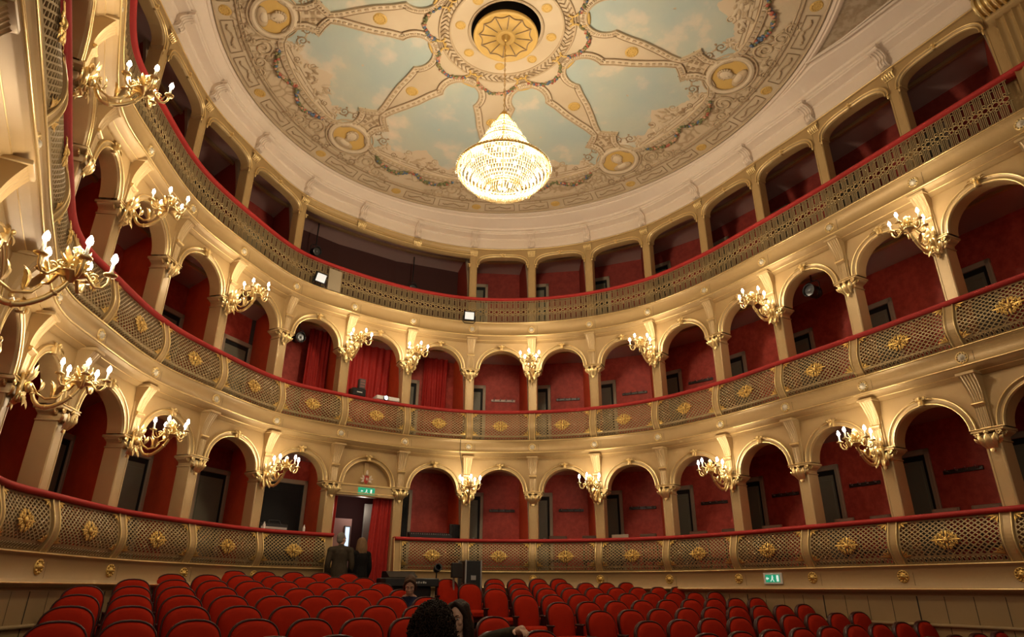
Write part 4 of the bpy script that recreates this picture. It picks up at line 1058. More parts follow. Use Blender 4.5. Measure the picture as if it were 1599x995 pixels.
# ------------------------------------------------------------ curtained doorway
LB = BL(5)
def bay5(m): return mapbay(m, 5, LB, 0, 0)
pd = F2(5.5); zfl = floor_z(pd[0], pd[1])
HL = 1.70                                                           # underside of the lintel
m = M(); m.bbox(.06, LB - .06, -.02, .16, HL, 1.935, .012); m.box(.06, LB - .06, -.035, .0, HL + .05, HL + .07, 1); m.box(.06, LB - .06, -.035, 0, 1.90, 1.925, 1)
base = tuple(Wp(5.5, 0, HL)); e = bay5(m).build('door_lintel', [PALE, GOLD], None, base)
tag(e, 'ochre lintel with a half-round tympanum over the curtained doorway', 'lintel', None, 'thing')
m = M(); th = np.linspace(0, pi, 25); rx = LB / 2 - .21
m.grid([[(LB / 2 + rx * k * cos(t), .09, 1.932 + .48 * k * sin(t)) for t in th] for k in (.01, .5, 1)], sm=False)
m.bbox(LB / 2 - .045, LB / 2 + .045, .05, .09, 1.93, 2.39, .01); m.box(.2, LB - .2, .085, .09, 1.93, 1.96)
bay5(m).build('tympanum', PAINT, e, base)
REDP = mat('crest_red', (.45, .05, .03), .5)
cr = empty('crest', Wp(5.5, -.03, 1.95), rzk(5.5), 'small cream and red carved crest on the tympanum above the exit sign', 'crest')
m = M(); m.grid([[(x * k, -.02 - .02 * (1 - k), .10 + (z - .10) * k) for x, z in ((-.055, .17), (0, .18), (.055, .17), (.055, .09), (.03, .03), (0, .0), (-.03, .03), (-.055, .09))] for k in (1, .8, .02)], cv=True); m.build('shield', REDP, cr)
m = M()
for s in (-1, 1):
    for a, l in ((20, .11), (60, .12), (-30, .09)): m.leaf((s * .04, -.015, .08), (s * (.04 + l * cos(radians(a))), -.03, .08 + l * sin(radians(a))), (0, -1, 0), .022, .25)
m.blob((0, -.04, .20), (.028, .025, .03), 8, 6); m.blob((0, -.045, .10), (.02, .015, .03), 6, 5); m.leaf((0, -.02, .17), (0, -.03, .29), (0, -1, 0), .03, .2)
m.build('carving', mat('crest_cream', (.70, .58, .45), .5), cr)
GREEN = mat('exit_green', (0.0, .20, .10), .4, emit=(.02, .42, .22), estr=.55); SIGNW = mat('exit_white', (.8, .85, .8), .4, emit=(.8, 1, .9), estr=.6)
def exit_sign(loc, rz, label, w, h, frame):
    e = empty('exit_sign', loc, rz, label, 'exit sign')
    m = M().bbox(-w / 2, w / 2, -.02, .0, 0, h, .006); m.build('board', WHITE if frame else GREEN, e)
    f = .16 * h if frame else .06 * h
    m = M().box(-w / 2 + f * 1.6, w / 2 - f * 1.6, -.023, -.018, f, h - f); m.build('green_panel', GREEN, e)
    m = M(); s = h * .30; z = h / 2; y = -.026                           # running figure, arrow, doorway
    def q(P): m.add([(x, y, zz) for x, zz in P] + [(x, y + .003, zz) for x, zz in P], [tuple(range(len(P)))] + [(k, (k + 1) % len(P), len(P) + (k + 1) % len(P), len(P) + k) for k in range(len(P))])
    q([(-.2 * s, z + .9 * s), (.2 * s, z + .9 * s), (.2 * s, z + .5 * s), (-.2 * s, z + .5 * s)])
    q([(-.3 * s, z + .45 * s), (.35 * s, z + .4 * s), (.1 * s, z - .25 * s), (-.4 * s, z - .2 * s)])
    q([(-.4 * s, z - .2 * s), (-.1 * s, z - .2 * s), (-.7 * s, z - .9 * s), (-.95 * s, z - .8 * s)]); q([(-.1 * s, z - .2 * s), (.15 * s, z - .25 * s), (.6 * s, z - .9 * s), (.35 * s, z - .95 * s)])
    ax = -w * .28; q([(ax, z + .5 * s), (ax, z - .5 * s), (ax - .6 * s, z)]); q([(ax, z + .18 * s), (ax + .6 * s, z + .18 * s), (ax + .6 * s, z - .18 * s), (ax, z - .18 * s)])
    dx = w * .27; q([(dx - .4 * s, z - .9 * s), (dx + .4 * s, z - .9 * s), (dx + .4 * s, z + .9 * s), (dx - .4 * s, z + .9 * s)])
    m.build('pictogram', SIGNW, e)
exit_sign(Wp(5.5, .04, 1.735), rzk(5.5), 'green exit sign on the lintel of the curtained doorway', .36, .14, False)
exit_sign(Wp(11.49, .163, .105), rzk(11.49), 'small green exit sign in a white frame on the base wall at right', .37, .17, True)
# vestibule
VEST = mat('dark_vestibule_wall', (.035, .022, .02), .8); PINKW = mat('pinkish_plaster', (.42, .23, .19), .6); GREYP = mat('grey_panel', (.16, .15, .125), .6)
m = M(); m.box(.30, .84, .90, .96, zfl, 1.35); struct(bay5(m).build('wall_vestibule_side', PINKW))
m = M(); m.bbox(1.0, 1.28, .7, .76, zfl, 1.66, .01); struct(bay5(m).build('wall_vestibule_panel', GREYP))
m = M(); m.box(.72, .80, .87, .89, .35, 1.18); o = bay5(m).build('door_lit', mat('daylit_door_gap', (.6, .7, .8), .5, emit=(.62, .78, 1.0), estr=1.1)); struct(o)
m = M(); m.box(.70, .72, .86, .90, zfl, 1.20); m.box(.80, .82, .86, .90, zfl, 1.20); m.box(.70, .82, .86, .90, 1.18, 1.205); struct(bay5(m).build('door_lit_frame', GREYP))
lamp('vestibule_fill_light', 'POINT', tuple(Wp(5.62, -.55, 1.5)), 5.0, (1.0, .88, .78), .08)  # unseen fill light, added to brighten the pinkish vestibule wall
def curtain(name, mp, x0, x1, x0b, x1b, y, z0, z1, label, folds, group, parent=None, base=(0, 0, 0), amp=.03):
    m = M(); n = folds * 8; A = []
    for q in np.linspace(0, 1, 14):
        z = z1 + (z0 - z1) * q; row = []
        for k in range(n + 1):
            t = k / n; a = x0 + (x1 - x0) * t; b = x0b + (x1b - x0b) * t
            row.append((a + (b - a) * q + .006 * sin(9 * t + 5 * q), y + amp * (.5 + .5 * q) * sin(2 * pi * folds * t + .6 * sin(3 * q)) + .012 * sin(7 * t * pi + 2 * q), z))
        A.append(row)
    m.grid(A); o = mp(m).build(name, CURT, None, base); tag(o, label, 'curtain', group, 'thing'); return o
curtain('curtain', bay5, .96, LB - .09, .84, LB - .09, .14, zfl + .02, HL + .02, 'long red curtain drawn to the right side of the stalls doorway', 6, 'doorway curtains', None, tuple(Wp(5.8, -.14, zfl)))
curtain('curtain', bay5, .085, .22, .085, .19, .14, zfl + .02, HL + .02, 'narrow red curtain bunched at the left side of the stalls doorway', 3, 'doorway curtains', None, tuple(Wp(5.1, -.14, zfl)))
# curtains inside the middle tier
def bayt(b): return lambda m: mapbay(m, b, BL(b), 0, 0)
z0, z1 = RZ[2] - .86, RZ[2] + 1.60
curtain('curtain', bayt(5), .10, 1.34, .10, 1.34, 1.0, z0, z1, 'bright red curtain closing the middle tier box above the doorway', 9, 'middle tier curtains', None, tuple(Wp(5.5, -1.0, z0)), .04)
curtain('curtain', bayt(4), .95, 1.42, .95, 1.42, .85, z0, z1, 'red curtain in the middle tier box left of the one above the doorway', 5, 'middle tier curtains', None, tuple(Wp(4.8, -.85, z0)), .04)
curtain('curtain', bayt(6), .62, 1.10, .62, 1.10, 1.1, z0, z1, 'red curtain in the middle tier box right of the one above the doorway', 5, 'middle tier curtains', None, tuple(Wp(6.6, -1.1, z0)), .04)
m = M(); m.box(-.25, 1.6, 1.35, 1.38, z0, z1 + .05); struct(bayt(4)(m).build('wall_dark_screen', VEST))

# ------------------------------------------------------------ technical equipment
def front(u, n, z): return tuple(Wp(u, n, z)), rzk(u)
LEDF = mat('floodlight_glass', (.75, .78, .80), .15, emit=(.9, .95, 1.0), estr=.35)  # lamp is unlit; a faint glow is put in to whiten the glass
def floodlight(u, z, label, tilt=20):
    l, rz = front(u, .27, z); e = empty('floodlight', l, rz, label, 'floodlight', 'white square floodlights on the top railing')
    T = Matrix.Rotation(radians(tilt), 4, 'X')
    m = M().bbox(-.13, .13, -.03, .04, -.11, .11, .015)
    for x in np.linspace(-.10, .10, 7): m.box(x - .006, x + .006, .04, .075, -.10, .10)
    m.xf(T).build('housing', BLACKM, e)
    m = M().bbox(-.105, .105, -.036, -.028, -.085, .085, .01); m.xf(T).build('lens', LEDF, e)
    m = M().tube([(-.14, .0, 0), (-.145, .05, -.12), (-.10, .08, -.15), (.10, .08, -.15), (.145, .05, -.12), (.14, 0, 0)], .010, 5); m.build('bracket', BLACKM, e)
floodlight(4.34, 5.98, 'white square floodlight clamped to the top railing, left one beside the blank panel', 25); floodlight(6.93, 5.92, 'white square floodlight clamped to the top railing at the middle column', 15)
o, rz = front(4.62, .165, 5.83); m = M().bbox(-.15, .15, -.015, 0, 0, .50, .01); o_ = m.build('tan_board', mat('tan_board', (.36, .29, .19), .7)); o_.location = o; o_.rotation_euler = (0, 0, rz); tag(o_, 'plain tan board fixed over the top railing beside the left floodlight', 'panel', None, 'thing')
def spot(loc, rz, label, drop=.30, tilt=15, s=1.0):
    e = empty('stage_spotlight', loc, rz, label, 'spotlight', 'black stage spotlights')
    T = Matrix.Rotation(radians(tilt), 4, 'X') @ Matrix.Scale(s, 4)
    a = np.array([(1, 0, 0), (0, 0, 1), (0, -1, 0)])
    m = M().lathe([(0, -.14), (.06, -.14), (.085, -.10), (.09, .0), (.10, .10), (.105, .12), (.095, .12), (.085, .09)], (0, 0, 0), 16, ax=a)
    for k in range(4): m.lathe([(.09, -.08 + .03 * k), (.098, -.075 + .03 * k), (.098, -.065 + .03 * k), (.09, -.06 + .03 * k)], (0, 0, 0), 14, ax=a)
    m.xf(T).build('lamp_body', BLACKM, e)
    m = M().lathe([(0, .085), (.05, .095), (.086, .088)], (0, 0, 0), 16, ax=a); m.xf(T).build('lens', mat('spot_lens', (.03, .032, .036), .25), e)
    m = M().tube([(-.115 * s, 0, 0), (-.12 * s, 0, .12 * s), (-.08 * s, 0, .17 * s), (.08 * s, 0, .17 * s), (.12 * s, 0, .12 * s), (.115 * s, 0, 0)], .010, 5); m.tube([(0, 0, .17 * s), (0, 0, drop * s)], .014, 6)
    m.build('yoke', BLACKM, e)
def in_box(u, n, z): return tuple(Wp(u, n, z)), rzk(u)
l, rz = in_box(4.55, -.75, 7.10); spot(l, rz, 'dark stage spotlight hanging in the wide top tier opening, left one', .8)
l, rz = in_box(6.15, -.9, 6.95); spot(l, rz, 'dark stage spotlight hanging in the wide top tier opening, right one', .9)
l, rz = in_box(4.42, -.55, RZ[2] + 1.15); spot(l, rz, 'black spotlight hanging in the middle tier box left of the red curtained one', tilt=10, s=1.1)
l, rz = in_box(12.40, -.35, RZ[2] + 1.18); spot(l, rz, 'black spotlight hanging under a right side arch of the middle tier', tilt=0, s=1.15)
l, rz = in_box(3.30, -.45, RZ[2] + .98); e = empty('wall_speaker', l, rz, 'small white loudspeaker under the middle tier arch, second left of the doorway', 'speaker')
m = M().bbox(-.06, .06, -.05, .05, -.09, .09, .015); m.build('cabinet', WHITE, e); m = M().bbox(-.05, .05, -.056, -.048, -.08, .06, .01); m.build('grille', mat('pale_grille', (.5, .5, .48), .6), e)
l, rz = in_box(5.62, -1.2, 7.05); e = empty('wall_plaque', l, rz, 'pale plaque on the dark rear wall of the wide top tier opening', 'plaque'); m = M().bbox(-.11, .11, -.015, 0, -.05, .05, .006); m.build('plate', WHITE, e); m = M().box(-.08, .08, -.018, -.012, .01, .03).box(-.08, .04, -.018, -.012, -.03, -.015); m.build('printing', BLACK, e)
# loudspeaker and projector on the middle tier handrail
l, rz = in_box(5.22, .05, RF[2] + .003); e = empty('stage_speaker', l, rz, 'black loudspeaker box on the middle tier handrail beside the projector', 'speaker')
m = M().bbox(-.15, .15, -.10, .12, 0, .17, .015); m.build('cabinet', BLACK, e); m = M().bbox(-.135, .135, -.108, -.098, .015, .155, .01); m.build('grille', BLACKM, e); m = M().box(-.06, .06, -.112, -.107, .075, .095); m.build('badge', WHITE, e)
l, rz = in_box(5.27, .06, RF[2] + .18); e = empty('control_stack', l, rz, 'small grey device stacked on the loudspeaker above the doorway', 'device')
m = M().bbox(-.07, .07, -.05, .05, 0, .22, .012); m.build('casing', mat('dark_grey_casing', (.07, .06, .06), .5), e); m = M()
for k in range(3): m.bbox(-.05, .05, -.056, -.048, .03 + .06 * k, .07 + .06 * k, .008)
m.build('panels', mat('red_grey_panel', (.22, .10, .09), .4), e)
l, rz = in_box(5.68, .05, RF[2] + .003); e = empty('video_projector', l, rz, 'white video projector with a lit lens on the middle tier handrail', 'projector')
m = M().bbox(-.26, .26, -.12, .16, .01, .10, .02); m.build('casing', WHITE, e); a = np.array([(1, 0, 0), (0, 0, 1), (0, -1, 0)])
m = M().lathe([(.055, .10), (.055, .15), (.045, .16), (.04, .14)], (-.06, 0, .055), 14, ax=a); m.build('lens_barrel', BLACK, e); m = M().lathe([(0, .145), (.04, .142)], (-.06, 0, .055), 14, ax=a); m.build('lens', no_sample(mat('lit_lens', (.8, .9, 1), .2, emit=(.75, .87, 1.0), estr=14)), e)
m = M()
for x in (-.2, .2): m.lathe([(.02, 0), (.02, .012)], (x, -.06, 0), 8)
m.build('feet', BLACK, e)
# lighting desk and monitor on the lowest tier, right of the doorway
l, rz = in_box(6.48, .03, RF[1] + .003); e = empty('lighting_desk', l, rz, 'long black lighting desk lying on the handrail right of the doorway', 'mixing desk')
m = M(); A = [[(x, y, z) for y, z in ((-.14, .0), (-.14, .05), (.14, .12), (.14, 0))] for x in (-.44, .44)]; m.grid(A, cv=True, sm=False)
for q in A: m.poly(q)
m.build('body', BLACK, e); m = M()
for k in range(18): m.bbox(-.40 + k * .046, -.385 + k * .046, -.08, -.06, .064, .085, .003)
m.build('faders', STEEL, e)
l, rz = in_box(6.90, -.12, RF[1] + .0); e = empty('computer_monitor', l, rz + .5, 'black computer monitor standing behind the handrail beside the lighting desk', 'monitor')
m = M().bbox(-.20, .20, -.02, .03, .02, .30, .012); m.build('screen_frame', BLACK, e); m = M().box(-.18, .18, -.024, -.018, .04, .28); m.build('screen', mat('dark_screen', (.01, .012, .016), .1), e); m = M().bbox(-.03, .03, .0, .03, -.3, .05, .008).bbox(-.1, .1, -.06, .08, -.32, -.3, .006); m.build('stand', BLACK, e)
# gear and bottles in the box left of the doorway
l, rz = in_box(4.30, -.20, RZ[1] - .05); e = empty('equipment_case', l, rz, 'dark equipment case behind the handrail in the box left of the doorway', 'case')
m = M().bbox(-.28, .28, -.12, .15, -.2, .16, .015); m.build('body', BLACK, e); m = M().tube([(-.12, -.12, .15), (-.10, -.10, .21), (.10, -.10, .21), (.12, -.12, .15)], .012, 6); m.build('handle', BLACKM, e); m = M()
for z in (.02, .08): m.bbox(-.26, .26, -.128, -.118, z - .02, z + .02, .006)
m.build('front_rails', STEEL, e)
for u in (4.10, 4.66):
    l, rz = in_box(u, .06, RF[1] + .003); e = empty('water_bottle', l, rz, f"small white bottle on the handrail, {'left' if u < 4.3 else 'right'} one left of the doorway", 'bottle', 'bottles on the handrail')
    m = M().lathe([(0, 0), (.022, 0), (.024, .01), (.024, .07), (.012, .095), (.012, .105)], seg=10); m.build('bottle_body', WHITE, e); m = M().lathe([(.013, .10), (.014, .12), (0, .121)], seg=8); m.build('cap', STEEL, e)
# flight case, lamp and console behind the stalls
def at_px(px, y):                                                    # plan x on the photograph's column px at depth y
    return (px - 799.5) / 1009.46 * (y * .9222 + -.2 * .3867)
x = at_px(735, 12.7); y = 12.7; zf = floor_z(x, y)
e = empty('flight_case', (x, y, zf), .45, 'tall black flight case with silver edges behind the stalls seats', 'flight case')
m = M().bbox(-.15, .15, -.17, .17, .06, 1.18, .01); m.build('body', BLACK, e); m = M()
for sx in (-.15, .15):
    for sy in (-.17, .17): m.bbox(sx - .014, sx + .014, sy - .014, sy + .014, .05, 1.19, .004)
m.build('edge_profiles', STEEL, e); m = M()
for z in (.25, .55): m.bbox(-.05, .05, -.182, -.172, z + .3, z + .38, .006)
m.build('latch', STEEL, e); m = M()
for sx in (-.13, .13):
    for sy in (-.14, .14): m.lathe([(.03, .06), (.03, .0), (0, .0)], (sx, sy, 0), 8)
m.build('castors', BLACKM, e)
x = at_px(714, 12.4); y = 12.4; zf = floor_z(x, y)
e = empty('stand_monitor', (x, y, zf), .7, 'small dark monitor on a grey stand beside the flight case', 'monitor')
m = M().bbox(-.11, .11, -.03, .03, .90, 1.15, .012); m.build('screen_frame', BLACK, e); m = M().tube([(0, .03, 1.0), (0, .08, .9), (0, .06, .02)], .02, 8); m.build('stand', mat('grey_stand', (.3, .29, .27), .5), e); m = M().lathe([(.16, 0), (.16, .015), (.02, .03)], (0, .06, 0), 14); m.build('foot', BLACKM, e)
x = at_px(683, 12.5); y = 12.5; zf = floor_z(x, y)
e = empty('floor_lamp', (x, y, zf), .5, 'small black stage lamp on a thin stand before the lattice', 'lamp')
m = M().lathe([(0, -.07), (.05, -.07), (.065, -.02), (.07, .07), (.05, .06)], (0, 0, 1.03), 14, ax=np.array([(1, 0, 0), (0, .35, .94), (0, -.94, .35)])); m.build('lamp_head', BLACK, e); m = M().tube([(0, .02, .98), (0, .02, .02)], .012, 6); m.build('pole', BLACKM, e); m = M()
for k in range(3): a = k * 2.1; m.tube([(0, .02, .15), (.2 * cos(a), .02 + .2 * sin(a), .0)], .008, 5)
m.build('tripod', BLACKM, e)
x = at_px(638, 12.25); y = 12.25; zf = floor_z(x, y)
e = empty('digital_piano', (x, y, zf), .52, 'black digital piano with a pale maker mark behind the seated person', 'piano')
m = M().bbox(-.42, .42, -.06, .22, .06, .72, .012); m.bbox(-.5, .5, -.22, .24, .72, .86, .02); m.build('cabinet', BLACK, e); m = M()
A = [[(x_, y_, z_) for y_, z_ in ((-.2, .87), (.0, .97), (.2, .97), (.22, .86))] for x_ in (-.42, .1)]; m.grid(A, sm=False)
for q in A: m.poly(q)
m.build('open_lid', BLACK, e); m = M()
for k, w in enumerate((.03, .02, .025, .02, .02, .03, .02)): m.box(-.02 + .042 * k, -.02 + .042 * k + w, -.224, -.219, .775, .80 + .008 * (k % 2))
m.build('maker_mark', mat('pale_lettering', (.5, .5, .48), .5), e)
# black cable hanging from the middle tier
m = M(); m.tube([tuple(Wp(6.86, .24, z)) for z in (3.0, 2.9, 2.7)] + [tuple(Wp(6.9, .26, z)) for z in (2.4, 2.1, 1.9)], .007, 5); tag(m.build('cable', BLACK, None, tuple(Wp(6.86, .24, 3.0))), 'thin black cable hanging down from the middle tier lattice to a sconce', 'cable', None, 'thing')
# chairs standing in the boxes of the lowest tier
WOODC = mat('dark_chair_wood', (.10, .045, .025), .35); WOODP = mat('pale_chair_wood', (.42, .33, .25), .4)
def chair_src(wm):
    e = empty('box_chair', (0, 0, 0), 0, 'x', 'chair', 'chairs in the lowest tier boxes')
    m = M().bbox(-.20, .20, -.20, .20, .42, .46, .015); m.build('seat', wm, e)
    for sx in (-1, 1): m = M().tube([(sx * .17, -.17, 0), (sx * .17, -.17, .43)], .016, 6); m.build('leg', wm, e)
    for sx in (-1, 1): m = M().tube([(sx * .17, .18, 0), (sx * .17, .18, .45), (sx * .165, .24, .92)], .016, 6); m.build('leg', wm, e)
    m = M(); m.bbox(-.19, .19, .225, .25, .84, .93, .012)
    for x in (-.08, 0, .08): m.tube([(x, .19, .46), (x, .235, .86)], .008, 5)
    m.build('backrest', wm, e); return freeze(e)
cd, cp = chair_src(WOODC), chair_src(WOODP); first[id(cd)] = first[id(cp)] = True
for u, n, pale in ((8.32, -.42, 0), (8.80, -.45, 0), (9.28, -.36, 1), (9.66, -.42, 0), (10.34, -.42, 0), (10.8, -.4, 0), (11.35, -.42, 0), (12.35, -.42, 0), (13.4, -.40, 0), (12.75, -.45, 0), (13.75, -.42, 0)):
    b = int(u); place(cp if pale else cd, Wp(u, n, RZ[1] - .86), rzk(u) + pi + .15 * ((b % 3) - 1), f"{'pale' if pale else 'dark'} wooden chair in the lowest tier box, {bay_txt(b)}, {'left' if u - b < .5 else 'right'} half")
# fluted proscenium pilaster at the far right
l, rz = front(15.38, .06, RZ[3] - .9); e = empty('proscenium_pilaster', l, rz, 'fluted ochre pilaster with heavy gilt capital at the right end of the top tier', 'pilaster')
m = M(); xs = np.linspace(-.42, .42, 61); A = [[(x, -.12 + .045 * abs(sin(pi * (x + .42) / .105)), z) for x in np.linspace(-.42, .42, 97)] for z in (-5.5, 1.72)]; m.grid(A, sm=False); m.box(-.44, .44, -.06, .1, -5.5, 1.72); m.build('shaft', PAINT, e)
m = M(); m.tube([(-.52, -.22, 1.90), (.5, -.22, 1.90)], .15, 14)
m.build('capital_roll', GILT, e)
m = M()
for x in np.linspace(-.5, .5, 15):
    a = np.linspace(0, 2 * pi, 15)[:-1]; m.tube(np.stack([np.full(14, x), -.22 + .165 * np.cos(a), 1.90 + .165 * np.sin(a)], 1), .022, 5, closed=True)
m.build('capital_gadroons', GOLD, e)
m = M().bbox(-.55, .55, -.36, .1, 2.06, 2.20, .02); m.bbox(-.50, .50, -.20, .1, 1.68, 1.76, .012); m.build('abacus', PALE, e)
# ------------------------------------------------------------ people
SKIN = mat('skin', (.58, .34, .24), .5); SKIN2 = mat('tanned_skin', (.50, .29, .20), .5)
def remesh(o, vox, smooth=6):
    md = o.modifiers.new('one_surface', 'REMESH'); md.mode = 'VOXEL'; md.voxel_size = vox; md.use_smooth_shade = True
    s = o.modifiers.new('soften', 'SMOOTH'); s.iterations = smooth; s.factor = .5; return o
def lerp(a, b, t): return np.asarray(a, float) * (1 - t) + np.asarray(b, float) * t
def limb(m, pts, rad, seg=10):
    P = np.array(pts, float); n = len(P); t = np.linspace(0, n - 1, (n - 1) * 6 + 1)
    Q = np.stack([np.interp(t, range(n), P[:, i]) for i in range(3)], 1); R = np.interp(t, range(n), rad)
    for _ in range(2): Q[1:-1] = (Q[:-2] + 2 * Q[1:-1] + Q[2:]) / 4
    m.tube(Q, R, seg)
    for k in (0, -1): m.blob(Q[k], R[k] * .98, seg, 6)
    return m
def head(m, c, yaw, pitch=0, s=1.0):
    """head at c, looking along -y turned by yaw; returns the head's rotation"""
    Rm = np.array(Matrix.Rotation(yaw, 3, 'Z') @ Matrix.Rotation(pitch, 3, 'X')); W = lambda p: np.asarray(c) + s * (Rm @ np.asarray(p, float)); E = Rm.T
    m.blob(W((0, .012, .035)), (.076 * s, .096 * s, .098 * s), 18, 12, E=E); m.blob(W((0, -.022, -.035)), (.058 * s, .066 * s, .080 * s), 16, 10, E=E)
    m.blob(W((0, -.060, -.088)), (.026 * s, .022 * s, .022 * s), 10, 7, E=E)                       # chin
    limb(m, [W((0, -.082, .022)), W((0, -.094, -.008)), W((0, -.101, -.024))], [.008 * s, .009 * s, .011 * s], 8)   # nose
    for q in (-1, 1):
        m.blob(W((q * .011, -.092, -.027)), (.008 * s, .010 * s, .007 * s), 8, 6, E=E); m.blob(W((q * .032, -.080, .032)), (.026 * s, .014 * s, .010 * s), 10, 6, E=E)
        m.blob(W((q * .040, -.062, -.018)), (.022 * s, .020 * s, .022 * s), 10, 6, E=E); m.blob(W((q * .076, .015, -.002)), (.009 * s, .020 * s, .032 * s), 10, 7, E=E)
    m.blob(W((0, -.086, -.050)), (.024 * s, .014 * s, .007 * s), 10, 6, E=E); m.blob(W((0, -.084, -.062)), (.020 * s, .013 * s, .008 * s), 10, 6, E=E)
    return W, E
EYEW = mat('eye_white', (.7, .68, .64), .3); EYED = mat('eye_dark', (.03, .02, .015), .2); LIP = mat('lips', (.42, .15, .12), .45)
def face(parent, W, E, base, brow=None):
    m = M()
    for q in (-1, 1): m.blob(W((q * .031, -.0795, .012)), (.0125, .0075, .0042), 10, 6, E=E, mi=0); m.blob(W((q * .031, -.0858, .0105)), (.0052, .003, .0044), 8, 5, E=E, mi=1)
    m.build('eyes', [EYEW, EYED], parent, base)
    m = M(); m.blob(W((0, -.0985, -.051)), (.021, .005, .0045), 10, 6, E=E); m.blob(W((0, -.0965, -.060)), (.018, .005, .005), 10, 6, E=E); m.build('lips', LIP, parent, base)
    m = M()
    for q in (-1, 1): m.tube([W((q * .014, -.093, .034)), W((q * .032, -.094, .040)), W((q * .050, -.080, .034))], [.0035, .004, .002], 5)
    m.build('eyebrows', brow or EYED, parent, base)
def hand(m, wrist, d, palm_n, curl=.5, s=1.0, side=1):
    """d: direction of the fingers, palm_n: direction the palm faces"""
    d = np.asarray(d, float); d /= np.linalg.norm(d); n = np.asarray(palm_n, float); n = n - d * (n @ d); n /= np.linalg.norm(n); t = np.cross(d, n) * side; w = np.asarray(wrist, float)
    limb(m, [w, w + d * .045 * s, w + d * .085 * s], [.024 * s, .032 * s, .034 * s]); 
    for q in (-.025, -.009, .009, .025): limb(m, [w + d * .03 * s + t * q * .7, w + d * .085 * s + t * q], [.016 * s, .014 * s], 8)
    for q, L in ((-.028, .062), (-.0095, .078), (.0095, .084), (.028, .074)):
        p = w + d * .085 * s + t * q * s; P = [p]; a = 0
        for f in (.45, .32, .23): a += curl * .9; p = p + (d * cos(a) + n * sin(a)) * L * f * s; P.append(p)
        limb(m, P, [.0098 * s, .0090 * s, .0082 * s, .0072 * s], 8)
    p = w + d * .025 * s + t * .03 * s; limb(m, [p, p + (d * .6 + t * .7 + n * .3) * .035 * s, p + (d * .95 + t * .75 + n * .5) * .062 * s], [.015 * s, .0115 * s, .009 * s], 8)
def person(loc, rz, label): return empty('person', loc, rz, label, 'person', None)
def standing(loc, rz, h, label, coat, trous, hair_mat, hair, yaw, female, coat_len, extra=None):
    e = person(loc, rz, label); k = h / 1.75; m = M(); P = lambda x, y, z: (x * k, y * k, z * k)
    W, E = head(m, P(0, -.02, 1.635), yaw, .05, k); limb(m, [P(0, .015, 1.40), P(0, .0, 1.50), P(0, -.01, 1.60)], [.075 * k, .054 * k, .052 * k])
    sw = .175 if female else .20
    limb(m, [P(0, .0, .96), P(0, -.01, 1.15), P(0, .0, 1.36)], [.135 * k, .115 * k, .125 * k], 14); limb(m, [P(-sw, 0, 1.42), P(0, .01, 1.43), P(sw, 0, 1.42)], [.055 * k, .075 * k, .055 * k])
    arms = []
    for q in (-1, 1):
        A = [P(q * sw, 0, 1.41), P(q * (sw + .05), .03, 1.13), P(q * (sw + .03), -.10, .89)]; arms.append(A); limb(m, A, [.050 * k, .040 * k, .027 * k]); hand(m, A[2], (0, -.35, -1), (-q, .2, 0), .45, k, q)
        limb(m, [P(q * .09, 0, .95), P(q * .10, -.01, .50), P(q * .10, .02, .08)], [.088 * k, .058 * k, .040 * k]); limb(m, [P(q * .10, .04, .05), P(q * .115, -.12, .035)], [.042 * k, .034 * k])
    remesh(m.build('body', SKIN2, e), .0075)
    m = M(); limb(m, [P(0, .0, coat_len), P(0, .0, 1.0), P(0, -.01, 1.18), P(0, .005, 1.36)], [.20 * k if female else .185 * k, .175 * k, .155 * k, .150 * k], 16)
    limb(m, [P(-sw - .005, 0, 1.42), P(0, .015, 1.44), P(sw + .005, 0, 1.42)], [.075 * k, .092 * k, .075 * k]); limb(m, [P(0, .02, 1.44), P(0, .005, 1.50)], [.085 * k, .068 * k])
    for A in arms: limb(m, [A[0], A[1], lerp(A[1], A[2], .93)], [.073 * k, .060 * k, .047 * k])
    remesh(m.build('coat', coat, e), .010)
    m = M()
    for q in (-1, 1): limb(m, [P(q * .09, 0, .97), P(q * .10, -.01, .50), P(q * .10, .02, .10)], [.105 * k, .078 * k, .062 * k])
    remesh(m.build('trousers', trous, e), .010)
    for q in (-1, 1): m = M(); limb(m, [P(q * .10, .05, .05), P(q * .115, -.15, .04)], [.05 * k, .04 * k]); remesh(m.build('shoe', BLACK, e), .008)
    m = M(); hair(m, W, E, k); remesh(m.build('hair', hair_mat, e), .007, 2)
    if extra: extra(e, W, E, k, arms)
    return e
def hair_short(m, W, E, k):
    m.blob(W((0, .030, .050)), (.083 * k, .098 * k, .100 * k), 16, 10, E=E); m.blob(W((0, .050, -.01)), (.074 * k, .066 * k, .075 * k), 14, 9, E=E)
def hair_long(m, W, E, k):
    m.blob(W((0, .028, .048)), (.092 * k, .104 * k, .104 * k), 16, 10, E=E)
    for q in np.linspace(-1, 1, 9):
        a = q * 1.9; x, y = .085 * sin(a), .02 + .085 * cos(a); limb(m, [W((x * .7, y * .7, .08)), W((x, y, .0)), W((x * 1.18, y * 1.05, -.10)), W((x * 1.05, y * .95, -.19))], [.04 * k, .036 * k, .034 * k, .018 * k], 8)
    rr = random.Random(5)
    for _ in range(50):
        a = rr.uniform(-2, 2); x, y = .095 * sin(a), .02 + .095 * cos(a); P = np.array([W((x * .5, y * .5, .14)), W((x, y, .03)), W((x * 1.25, y * 1.15, -.10)), W((x * 1.15, y * 1.05, -.19 - .05 * rr.random()))]); t = np.linspace(0, 3, 13)
        m.tube(np.stack([np.interp(t, range(4), P[:, i]) for i in range(3)], 1), .009 * k, 6)
